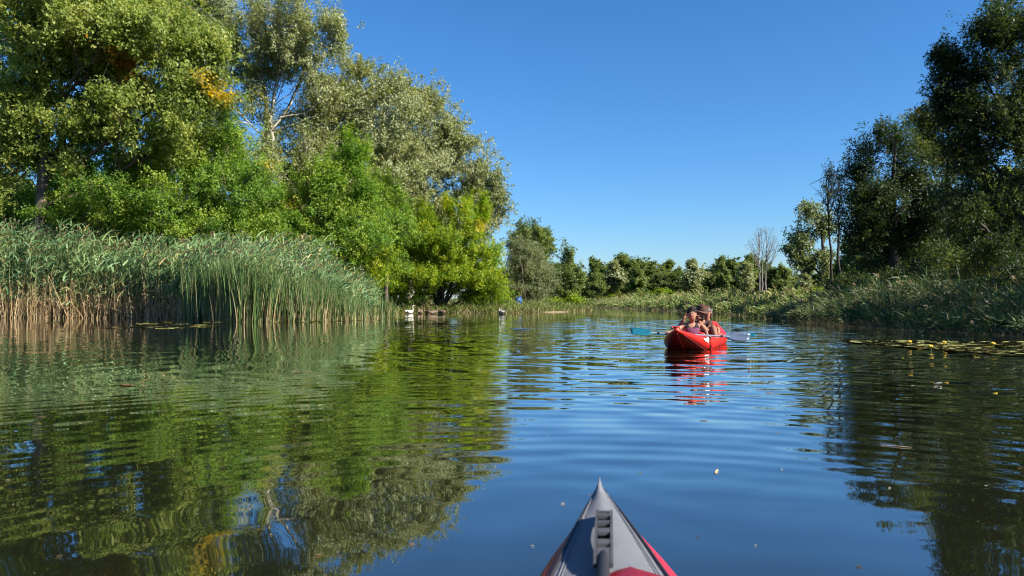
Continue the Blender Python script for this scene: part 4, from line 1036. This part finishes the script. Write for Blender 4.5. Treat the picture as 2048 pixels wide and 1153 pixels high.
hair_mesh('hair', hc, hr, [M['hair']], root, rl, [((0, -.022, .062), (.084, .094, .072)), ((0, -.06, .0), (.086, .05, .09)), ((-.02, .0, .105), (.055, .06, .035))], 3, .016)
# man with the brown hat
d = 14.3
J = dict(pelvis=(kw(2.45, 0, .0), .14, .11), belly=(P(1406, 672, d), .125, .095), chest=(P(1405, 653, d), .155, .10), neck0=(P(1404, 645, d), .058), neck1=(P(1403, 640, d), .05),
         shL=(P(1420, 647, d), .058), elL=(P(1417, 664, d - .25), .042), wrL=(P(1397, 642.5, d - .33), .028),
         shR=(P(1384, 648, d), .058), elR=(P(1357, 655, d - .15), .042), wrR=(P(1368, 639, d - .3), .028), **legs(2.5, .2, .30, .38))
J['knL'] = (P(1426, 654, 14.1), .068); J['anL'] = (P(1432, 677, 13.75), .04); J['toL'] = (P(1424, 684, 13.65), .03)
rl = kw(2.45, 0, .0)
root, hc, up, f, side, hr = person('man in brown felt hat and brown T-shirt with both hands raised', J, M['skin2'], [(J['wrL'][0], (-.25, -.1, 1), (-.6, -.8, 0)), (J['wrR'][0], (.25, -.1, 1), (.6, -.8, 0))],
                                   (P(1402.5, 628, d - .02), (.20, 0, 1)), TOC + Vector((.25, 0, -.12)), rl)
cut_garment('t_shirt', root, rl, dict(TORSO, **{'shL-elL': .55, 'shR-elR': .55}), [M['brown_shirt']], off=.014)
hair_mesh('hair', hc, hr, [M['hair']], root, rl, [((0, -.045, .03), (.078, .065, .085)), ((0, .055, -.085), (.052, .035, .035))], 4, .02)
# hat: dented crown and brim
bm = bmesh.new(); n = 28; prev = None
hm = Matrix.Translation(hc + up * .052) @ hr.to_4x4() @ Euler((R(-4), R(8), 0)).to_matrix().to_4x4()
levels = [(.175, -.012), (.172, -.004), (.10, .010), (.094, .05), (.086, .095), (.060, .118), (.0, .098)]
rg = []
for (r, z) in levels[:-1]:
    row = []
    for i in range(n):
        a = 2 * math.pi * i / n; dent = -.018 * math.cos(2 * a) * (z > .1); wob = .014 * math.sin(2 * a + .6) * (r > .15) + .010 * abs(math.cos(a)) * (r > .15)
        row.append(bm.verts.new(hm @ Vector((r * math.cos(a), r * 1.12 * math.sin(a), z + wob + dent))))
    rg.append(row)
tip = bm.verts.new(hm @ Vector((0, 0, .098)))
for A, B in zip(rg[:-1], rg[1:]):
    for i in range(n): bm.faces.new((A[i], A[(i + 1) % n], B[(i + 1) % n], B[i]))
for i in range(n): bm.faces.new((rg[-1][i], rg[-1][(i + 1) % n], tip))
bm.faces.new(rg[0][::-1])
hat = link('hat', bm_mesh('hat', bm, [M['hat']]), root, -Vector(rl))
bm = bmesh.new()
band = [hm @ Vector((.1 * math.cos(a), .112 * math.sin(a), .022)) for a in np.linspace(0, 2 * math.pi, 25)]
add_tube_bm(bm, np.array(band), np.full(25, .008), 6)
link('hat_band', bm_mesh('hat_band', bm, M['hair']), hat)
bm = bmesh.new()
edge = [hm @ Vector((.175 * math.cos(a), .196 * math.sin(a), -.010 + .014 * math.sin(2 * a + .6) + .010 * abs(math.cos(a)))) for a in np.linspace(0, 2 * math.pi, 33)]
add_tube_bm(bm, np.array(edge), np.full(33, .006), 6)
link('brim_edge', bm_mesh('brim_edge', bm, M['hatband']), hat)
# third person at the back
d = 15.05
J = dict(pelvis=(kw(3.3, 0, .0), .14, .11), belly=(P(1418, 668, d), .125, .095), chest=(P(1418, 652, d), .15, .10), neck0=(P(1416, 643, d), .055), neck1=(P(1414.5, 638.5, d), .047),
         shL=(P(1431, 650, d), .055), elL=(P(1437, 662, d - .1), .04), wrL=(P(1436, 667, d - .45), .026),
         shR=(P(1402, 650, d), .055), elR=(P(1394, 664, d - .1), .04), wrR=(P(1393, 668, d - .4), .026), **legs(3.35, .16, .16, .36))
rl = kw(3.3, 0, .0)
root, hc, up, f, side, hr = person('curly-haired person in red top sitting behind the hat, face hidden', J, M['skin'], [(J['wrL'][0], (.2, -.9, -.3), (0, 0, -1)), (J['wrR'][0], (0, -.9, -.3), (0, 0, -1))],
                                   (P(1413.5, 625.5, d), (.05, 0, 1)), TOC + Vector((.35, 0, 0)), rl)
cut_garment('red_top', root, rl, dict(TORSO, **{'shL-elL': .3, 'shR-elR': .3}), [M['red_shirt']], off=.014)
hair_mesh('hair', hc, hr, [M['hair2']], root, rl, [((0, -.02, .05), (.092, .10, .08)), ((0, -.05, -.03), (.098, .06, .11)), ((-.07, 0, -.03), (.035, .06, .09)), ((.07, 0, -.03), (.035, .06, .09))], 5, .019)
bm = bmesh.new()
vis = [hc + hr @ Vector((.096 * math.cos(a), .102 * math.sin(a), .045)) for a in np.linspace(0, 2 * math.pi, 25)]
add_tube_bm(bm, np.array(vis), np.full(25, .02), 8)
ellipsoid(bm, hc + f * .10 + up * .045, (.085, .075, .012), hr, 14, 6)
link('visor', bm_mesh('visor', bm, M['grey_cap']), root, -Vector(rl))

# ------------------------------------------------------------------ own kayak in the foreground
own = empty('folding_kayak', (0, 0, 0)); tag(own, 'grey-decked red kayak bow pointing up from the bottom edge', 'kayak')
TIPY = 2.03
def axis_x(y): return .2375 + (y - TIPY) * .085
def sect(t):
    """(deck half width, hull half width, deck edge z, ridge z, hull widest z, keel z) at t metres behind the tip"""
    wd = float(np.interp(t, [0, .03, .08, .12, .16, .25, .43, .60, .9, 1.4, 2.2, 2.9], [.004, .009, .020, .029, .038, .055, .087, .115, .172, .245, .29, .29]))
    ex = float(np.interp(t, [0, .10, .16, .25, .43, .6, .9, 1.4, 2.9], [.0005, .001, .003, .013, .032, .042, .052, .06, .06]))
    ez = float(np.interp(t, [0, .05, .12, .2, .3, .45, .6, .9, 1.4, 2.9], [.352, .345, .338, .334, .330, .323, .316, .30, .27, .25]))
    rz = float(np.interp(t, [0, .05, .12, .2, .3, .45, .6, .9, 1.4, 2.9], [.372, .366, .357, .350, .346, .342, .339, .33, .31, .28]))
    kz = float(np.interp(t, [0, .06, .15, .35, .6, 1.0, 2.9], [.33, .22, .10, 0, -.05, -.09, -.10]))
    return wd, wd + ex, ez, rz, ez - .03 - .1 * ex, kz
TT = [0, .015, .03, .05, .08, .11, .14, .17, .2, .24, .28, .33, .38, .44, .5, .56, .62, .7, .8, .95]
TH = TT + [1.2, 1.5, 1.9, 2.3, 2.7, 3.1, 3.5, 3.8, 4.0, 4.1]
# deck fabric: ridge with slight fold near the tip
bm = bmesh.new(); rows = []
for t in TT:
    wd, wh, ez, rz, hz, kz = sect(t); y = TIPY - t; x0 = axis_x(y)
    fold = float(np.interp(t, [0, .05, .13, .3], [0.0, -.25, -.12, 0]))
    rows.append([bm.verts.new((x0 + wd * (q + fold * (1 - q * q)), y, ez + (rz - ez) * (1 - abs(q) ** 1.5))) for q in np.linspace(-1, 1, 13)])
for A, B in zip(rows[:-1], rows[1:]):
    for i in range(12): bm.faces.new((A[i], B[i], B[i + 1], A[i + 1]))
bmesh.ops.solidify(bm, geom=bm.faces[:], thickness=.004)
link('deck', bm_mesh('deck', bm, M['deck']), own)
# hull
bm = bmesh.new(); rows = []
for t in TH:
    tt = t if t < 2.05 else 4.1 - t
    wd, wh, ez, rz, hz, kz = sect(max(tt, .0)); y = TIPY - t; x0 = axis_x(y)
    hf = [(wd * .99, ez - .004), (wd + (wh - wd) * .45, ez - .006), (wd + (wh - wd) * .85, ez - .018), (wh, hz), (wh * .98, hz - (hz - kz) * .35), (wh * .62, hz - (hz - kz) * .8), (0, kz)]
    rows.append([bm.verts.new((x0 + x, y, z)) for x, z in hf] + [bm.verts.new((x0 - x, y, z)) for x, z in hf[-2::-1]])
for A, B in zip(rows[:-1], rows[1:]):
    for i in range(12): bm.faces.new((A[i], A[i + 1], B[i + 1], B[i]))
bm.faces.new(rows[0]); bm.faces.new(rows[-1][::-1])
link('hull', bm_mesh('hull', bm, M['hull_red']), own)
for sd in (-1, 1):
    tr = []
    for t in TT:
        wd, wh, ez, rz, hz, kz = sect(t); y = TIPY - t; tr.append((axis_x(y) + sd * wd * 1.0, y, ez + .001))
    tube_obj('edge_trim', [(np.array(tr), np.interp(TT, [0, .1, .3, .95], [.0015, .0025, .0038, .006]))], M['trim'], own)
for sd in (-1, 1):                                    # stitched seams either side of the ridge and along the edges
    for qf, rr_ in ((.86, .0011), (.80, .0008)):
        tr = []
        for t in TT[4:]:
            wd, wh, ez, rz, hz, kz = sect(t); y = TIPY - t
            fold = float(np.interp(t, [0, .05, .13, .3], [0.0, -.25, -.12, 0])); q = sd * qf
            tr.append((axis_x(y) + wd * (q + fold * (1 - q * q)), y, ez + (rz - ez) * (1 - abs(q) ** 1.5) + .0012))
        tube_obj('seam', [(np.array(tr), np.full(len(tr), rr_))], M['seam_grey'], own, 5)
# after deck and cockpit coaming, under the viewer
bm = bmesh.new(); rows = []
for t in np.linspace(2.6, 4.05, 8):
    wd, wh, ez, rz, hz, kz = sect(min(t, 4.1 - t)); y = TIPY - t; x0 = axis_x(y)
    rows.append([bm.verts.new((x0 + wd * q, y, ez + (rz - ez) * (1 - abs(q) ** 1.5))) for q in np.linspace(-1, 1, 9)])
for A, B in zip(rows[:-1], rows[1:]):
    for i in range(8): bm.faces.new((A[i], B[i], B[i + 1], A[i + 1]))
link('after_deck', bm_mesh('after_deck', bm, M['deck']), own)
# rubber carry handle: slotted strap arching over the ridge
def strap_pt(t, x):
    y = TIPY - t; wd, wh, ez, rz, hz, kz = sect(t)
    arch = float(np.interp(t, [.285, .32, .38, .47, .56, .62, .9], [.006, .020, .030, .030, .020, .010, .006]))
    return Vector((axis_x(y) + .004 - .045 * (t - .24) + x, y, rz + arch))
bm = bmesh.new()
def strap_box(t0, t1, x0, x1, th=.007, nseg=1):
    for k in range(nseg):
        a, b = t0 + (t1 - t0) * k / nseg, t0 + (t1 - t0) * (k + 1) / nseg
        q = [strap_pt(a, x0), strap_pt(a, x1), strap_pt(b, x1), strap_pt(b, x0)]
        up_ = [bm.verts.new(v + Vector((0, 0, th))) for v in q]; lo = [bm.verts.new(v) for v in q]
        bm.faces.new(up_); bm.faces.new(lo[::-1])
        for i in range(4): bm.faces.new((up_[i], lo[i], lo[(i + 1) % 4], up_[(i + 1) % 4]))
strap_box(.285, .62, -.019, -.0135, .008, 12); strap_box(.285, .62, .0135, .019, .008, 12)
slots = [.252, .288, .325, .362, .400, .440]
edges_t = [.285, .308, .330, .352, .376, .399, .424, .447, .473, .497, .524, .548, .57]
for i in range(0, 12, 2): strap_box(edges_t[i], edges_t[i + 1] - .004, -.0125, .0125, .007)
strap_box(.56, .62, -.0125, .0125, .007, 3)
bmesh.ops.remove_doubles(bm, verts=bm.verts, dist=.0004)
link('carry_strap', bm_mesh('carry_strap', bm, M['rubber'], smooth=False), own)
bm = bmesh.new()
pts = [strap_pt(t, 0) + Vector((0, 0, .004)) for t in (.575, .595, .62, .67, .76)]
V, F = tubes([(np.array(pts), np.array([.006, .010, .0115, .012, .012]))], 12)
link('strap_tail', npmesh('strap_tail', V, F, M['trim'], smooth=True), own)
# added black sheet under the strap: paints the slots' shade and stops sunlight
bm = bmesh.new(); rows = []
for t in np.linspace(.29, .62, 9):
    rows.append([bm.verts.new(strap_pt(t, x) + Vector((0, 0, -.0012))) for x in (-.0178, .0178)])
for A, B in zip(rows[:-1], rows[1:]): bm.faces.new((A[0], B[0], B[1], A[1]))
bmesh.ops.solidify(bm, geom=bm.faces[:], thickness=.002)
link('slot_shade_sheet', bm_mesh('slot_shade_sheet', bm, M['slot'], smooth=False), own)
# glossy red peak of the spray guard
bm = bmesh.new(); rows = []
for i, t in enumerate(np.linspace(.582, .95, 16)):
    k = i / 15; y = TIPY - t; hw = min(.15, .026 + .30 * k ** .7); rows.append([])
    for q in np.linspace(-1, 1, 11):
        rows[-1].append(bm.verts.new((axis_x(y) + .040 * (1 - k) + hw * q, y, sect(t)[3] - .012 * abs(q) - .002 + .03 * k ** .5 * (1 - abs(q) ** 1.3))))
for A, B in zip(rows[:-1], rows[1:]):
    for i in range(10): bm.faces.new((A[i], B[i], B[i + 1], A[i + 1]))
bmesh.ops.solidify(bm, geom=bm.faces[:], thickness=.004)
link('spray_guard', bm_mesh('spray_guard', bm, M['guard']), own)

# ------------------------------------------------------------------ swans and cygnets
def swan(name, label, px, py, d, heading, feather, beakm, scale=1.0, neck='up', group=None):
    """heading: degrees, 0 = swimming to image right"""
    c = P(px, py, d); root = empty(name, (c.x, d, 0), R(heading)); root.scale = (scale,) * 3
    J = [((-.42, 0, .20), .03, .03), ((-.26, 0, .16), .11, .11), ((0, 0, .13), .175, .16), ((.22, 0, .14), .14, .14), ((.33, 0, .20), .075, .075)]
    if neck == 'up': nk = [((.40, 0, .32), .048, .048), ((.38, 0, .46), .036, .036), ((.36, 0, .58), .033, .033), ((.39, 0, .67), .034, .034), ((.46, 0, .69), .043, .043), ((.53, 0, .67), .026, .026)]
    else: nk = [((.40, .02, .32), .055, .055), ((.34, .05, .42), .045, .045), ((.22, .08, .44), .042, .042), ((.10, .10, .36), .042, .042), ((.04, .11, .29), .045, .045), ((-.02, .12, .25), .026, .026)]
    J += nk; E = [(i, i + 1) for i in range(len(J) - 1)]
    link('body', skin_mesh('body', J, E, [feather], root=2), root)
    bm = bmesh.new(); a, b = Vector(nk[-2][0]), Vector(nk[-1][0]); dd = (b - a).normalized()
    add_tube_bm(bm, np.array([b - dd * .02, b + dd * .04, b + dd * .09]), np.array([.024, .019, .010]), 8)
    link('beak', bm_mesh('beak', bm, beakm), root)
    for s in (-1, 1):
        bm = bmesh.new(); ellipsoid(bm, Vector((-.08, s * .125, .20)), (.30, .055, .105), Euler((0, R(6), R(-s * 5))).to_matrix(), 14, 9)
        link('wing', bm_mesh('wing', bm, feather), root)
    tag(root, label, 'swan' if name == 'swan' else 'cygnet', group)
swan('swan', 'white swan with raised neck swimming near the reed end', 819, 627, 48.5, 52, M['feather'], M['beak'], .8, 'up', 'swan family')
swan('swan', 'white swan bending its neck to preen, out on the open water', 1003, 628, 47.5, 118, M['feather'], M['beak'], .78, 'preen', 'swan family')
swan('cygnet', 'brown cygnet closest to the white swan with raised neck', 841, 627, 48.5, 80, M['cygnet'], M['darkbeak'], .74, 'up', 'swan family')
swan('cygnet', 'brown cygnet behind the others, under the dark stems', 854, 626, 50.2, 150, M['cygnet'], M['darkbeak'], .6, 'up', 'swan family')
swan('cygnet', 'brown cygnet with neck upright in front of the forked boxelder stems', 866, 628, 47.5, 205, M['cygnet'], M['darkbeak'], .72, 'up', 'swan family')
swan('cygnet', 'brown cygnet furthest right of the brood', 882, 627, 48.5, 160, M['cygnet'], M['darkbeak'], .76, 'up', 'swan family')

# blue drum
c = P(1037, 607, 58); bz = float(ground_z(c.x, 58)[0]); dr = empty('drum', (c.x, 58, bz)); tag(dr, 'blue plastic drum on the bank beside the sandy landing', 'drum')
prof_r = [(.0, 0), (.24, 0), (.26, .03), (.26, .25), (.275, .27), (.26, .29), (.26, .52), (.275, .54), (.26, .56), (.255, .80)]
bm = bmesh.new(); n = 20; rg = [[bm.verts.new((r * math.cos(2 * math.pi * i / n), r * math.sin(2 * math.pi * i / n), z)) for i in range(n)] for r, z in prof_r[1:]]
for A, B in zip(rg[:-1], rg[1:]):
    for i in range(n): bm.faces.new((A[i], A[(i + 1) % n], B[(i + 1) % n], B[i]))
bm.faces.new(rg[0][::-1]); bm.faces.new(rg[-1]); link('barrel', bm_mesh('barrel', bm, M['blue']), dr)
tube_obj('rim', [(np.array([(.255 * math.cos(a), .255 * math.sin(a), .81) for a in np.linspace(0, 2 * math.pi, 21)]), np.full(21, .02))], M['blue'], dr, 6)

# ------------------------------------------------------------------ lily pads, flowers, drifting bits
def pad_mesh(seed):
    rr = random.Random(seed); bm = bmesh.new(); n = 16; c0 = bm.verts.new((0, 0, .004)); ring = []
    for i in range(n + 1):
        a = R(14) + (2 * math.pi - R(28)) * i / n; r = 1 + rr.uniform(-.05, .05)
        ring.append(bm.verts.new((r * 1.12 * math.cos(a), r * .95 * math.sin(a), .012 + rr.uniform(-.008, .014))))
    for i in range(n): bm.faces.new((c0, ring[i], ring[i + 1]))
    bmesh.ops.solidify(bm, geom=bm.faces[:], thickness=.02)
    return bm_mesh('lily_pad', bm, M['pad'])
PADS = [pad_mesh(i) for i in range(5)]
rp = random.Random(77); npad = 0
def pad(x, y, r, label, group):
    global npad
    o = link('lily_pad', PADS[npad % 5]); npad += 1
    o.location = (x, y, .004 + rp.uniform(0, .006)); o.scale = (r, r, min(r, .25)); o.rotation_euler = (rp.gauss(0, .012), rp.gauss(0, .012), rp.uniform(0, 6.28))
    tag(o, label, 'lily pad', group)
lab = 'yellow-green lily pad in the sunlit floating mat near the right bank'
k = 0
while k < 200:
    px = rp.uniform(1700, 2080); t = (px - 1700) / 348; lo, hi = 681.5 + 3 * t, 684.5 + 29 * t
    band = rp.random(); py = hi - (hi - lo) * (rp.random() ** 1.5 if band < .75 else rp.random())
    if 0.35 < (py - lo) / (hi - lo + .01) < .55 and rp.random() < .7: continue
    dd = FPX * CAM_H / (py - HOR); q = P(px, py, dd); pad(q.x, q.y, rp.uniform(.16, .27), lab, 'lily pads of the right-hand mat'); k += 1
streaks = [(300, 655, 14), (345, 657.5, 12), (240, 657, 10), (290, 648, 24), (380, 650, 30), (430, 645, 34), (330, 645, 18), (395, 655, 14), (100, 646, 20), (420, 653, 10)]
for (px, py, sp) in streaks:
    for _ in range(4):
        x_, y_ = px + rp.gauss(0, sp * .6), py + rp.gauss(0, .45); dd = FPX * CAM_H / (y_ - HOR); q = P(x_, y_, dd)
        pad(q.x, q.y, rp.uniform(.24, .38), 'pale lily pad floating off the tan reed stems at the left', 'lily pads off the left reeds')
for _ in range(52):
    x_ = rp.uniform(545, 830); y_ = float(np.interp(x_, [545, 700, 830], [644.5, 642, 634])) + rp.gauss(0, 1.6); dd = FPX * CAM_H / (y_ - HOR); q = P(x_, y_, dd)
    pad(q.x, q.y, rp.uniform(.18, .30), 'lily pad in the band before the bulrush ends', 'lily pads before the bulrushes')
for (x_, y_, nn) in ((870, 630.5, 5), (905, 630, 3), (1190, 640, 0)):
    for _ in range(nn):
        yy = y_ + rp.gauss(0, .25); dd = FPX * CAM_H / (yy - HOR); q = P(x_ + rp.gauss(0, 9), yy, dd); pad(q.x, q.y, rp.uniform(.12, .18), 'lily pad floating among the brown cygnets', 'lily pads by the cygnets')
def flower(label, px, py):
    dd = FPX * CAM_H / (py + 6 - HOR); q = P(px, py + 6, dd); root = empty('water_lily_flower', (q.x, q.y, 0))
    tube_obj('stalk', [(np.array([(0, 0, -.03), (.006, 0, .03), (0, 0, .06)]), np.array([.008, .007, .007]))], M['stalk'], root, 6)
    bm = bmesh.new()
    for i in range(5):
        a = i * 2 * math.pi / 5; ellipsoid(bm, Vector((.02 * math.cos(a), .02 * math.sin(a), .078)), (.024, .024, .022), None, 8, 6)
    link('petals', bm_mesh('petals', bm, M['petal']), root); tag(root, label, 'flower', 'yellow flowers on the lily mat')
flower('yellow water-lily flower nearest the left tip of the right-hand mat', 1819, 686)
flower('yellow water-lily flower second along the far side of the right-hand mat', 1888, 687)
flower('yellow water-lily flower at the right end of the mat, near the frame edge', 1986, 690)
flower('yellow water-lily flower low among the pads in mid-mat', 1861, 696)
def drift(name, label, px, py, size, m, cat, curl=.3, asp=.45, rz=0.):
    dd = FPX * CAM_H / (py - HOR); q = P(px, py, dd); bm = bmesh.new(); rows = []
    for i in range(7):
        t = i / 6 - .5; w_ = asp * .5 * math.cos(t * math.pi) ** .7 + .01
        rows.append([bm.verts.new((t * size, w_ * s * size, .004 + curl * size * (t * t * .8 + .35 * s * s * .5))) for s in (-1, -.4, .4, 1)])
    for A, B in zip(rows[:-1], rows[1:]):
        for j in range(3): bm.faces.new((A[j], A[j + 1], B[j + 1], B[j]))
    bmesh.ops.solidify(bm, geom=bm.faces[:], thickness=.002)
    o = link(name, bm_mesh(name, bm, m)); o.location = (q.x, q.y, .002); o.rotation_euler = (0, 0, rz); tag(o, label, cat)
drift('floating_leaf', 'brown dead leaf afloat on the dark reflections at left', 257, 771, .16, M['dryleaf'], 'leaf', .15, .5, .1)
drift('floating_leaf', 'small brown leaf afloat below the bulrushes', 593, 746, .12, M['dryleaf'], 'leaf', .2, .5, .3)
drift('floating_leaf', 'small brown leaf afloat left of the red reflection', 1105, 800, .13, M['dryleaf'], 'leaf', .1, .4, 0)
drift('floating_leaf', 'orange leaf afloat right of the kayak reflection', 1498, 741, .06, M['orangeleaf'], 'leaf', .5, .7, .5)
drift('floating_leaf', 'tiny reddish leaf afloat below the orange one', 1538, 787, .05, M['orangeleaf'], 'leaf', .2, .5, .2)
drift('floating_feather', 'white curled feather on the dark water at right', 1875, 770, .10, M['feather'], 'feather', .6, .75, .3)
drift('floating_feather', 'tiny white feather near the right edge', 2028, 738, .05, M['feather'], 'feather', .3, .5, .3)
drift('floating_feather', 'tiny white feather low in the dark right-hand reflection', 1972, 973, .02, M['feather'], 'feather', .4, .5, .3)
def stick(label, px, py, L, r, rz, m):
    dd = FPX * CAM_H / (py - HOR); q = P(px, py, dd)
    o = tube_obj('floating_stick', [(np.array([(-L / 2, 0, .002), (-L * .15, .004, .004), (L * .2, .002, .004), (L / 2, .012, .003)]), np.array([.7, 1, .95, .6]) * r)], m, None, 7)
    o.location = (q.x, q.y, 0); o.rotation_euler = (0, 0, rz); tag(o, label, 'stick')
stick('short tan stick floating right of the grey bow', 1434, 943, .085, .0055, R(62), M['tan'])
stick('thin straw floating in the dark right-hand reflection', 1792, 893, .16, .002, R(-30), M['tan'])

# seeds, husks and bits of leaf drifting on the surface: nobody could count them
rr = np.random.RandomState(99); n = 170
yy = 1.6 + 20 * rr.rand(n) ** 1.6; xx = rr.uniform(-.75, .75, n) * yy
keep = (poly_dist(np.stack([xx, yy], 1)) < -.4) & ~((np.abs(xx - .2) < .3) & (yy < 2.3)); xx, yy = xx[keep], yy[keep]; n = len(xx)
a = rr.uniform(0, 6.28, n); L_ = rr.uniform(.004, .013, n) * (1 + yy / 14); w_ = L_ * rr.uniform(.2, .7, n)
c_, s_ = np.cos(a), np.sin(a); V = []
for (p, q, z) in ((-1, 0, .002), (0, -1, .004), (1, 0, .0025), (0, 1, .005)):
    V.append(np.stack([xx + p * L_ * c_ - q * w_ * s_, yy + p * L_ * s_ + q * w_ * c_, np.full(n, z)], 1))
V = np.stack(V, 1).reshape(-1, 3); F = np.arange(n)[:, None] * 4 + np.array([[0, 1, 2, 3]])
col = np.repeat(np.array([(.30, .20, .09), (.12, .09, .04), (.45, .42, .30), (.14, .20, .04)])[rr.randint(0, 4, n)], 4, 0)
o = link('floating_debris', npmesh('floating_debris', V, F, M['leaf'], col)); tag(o, 'tiny seeds and husks drifting on the open water', None, None, 'stuff')
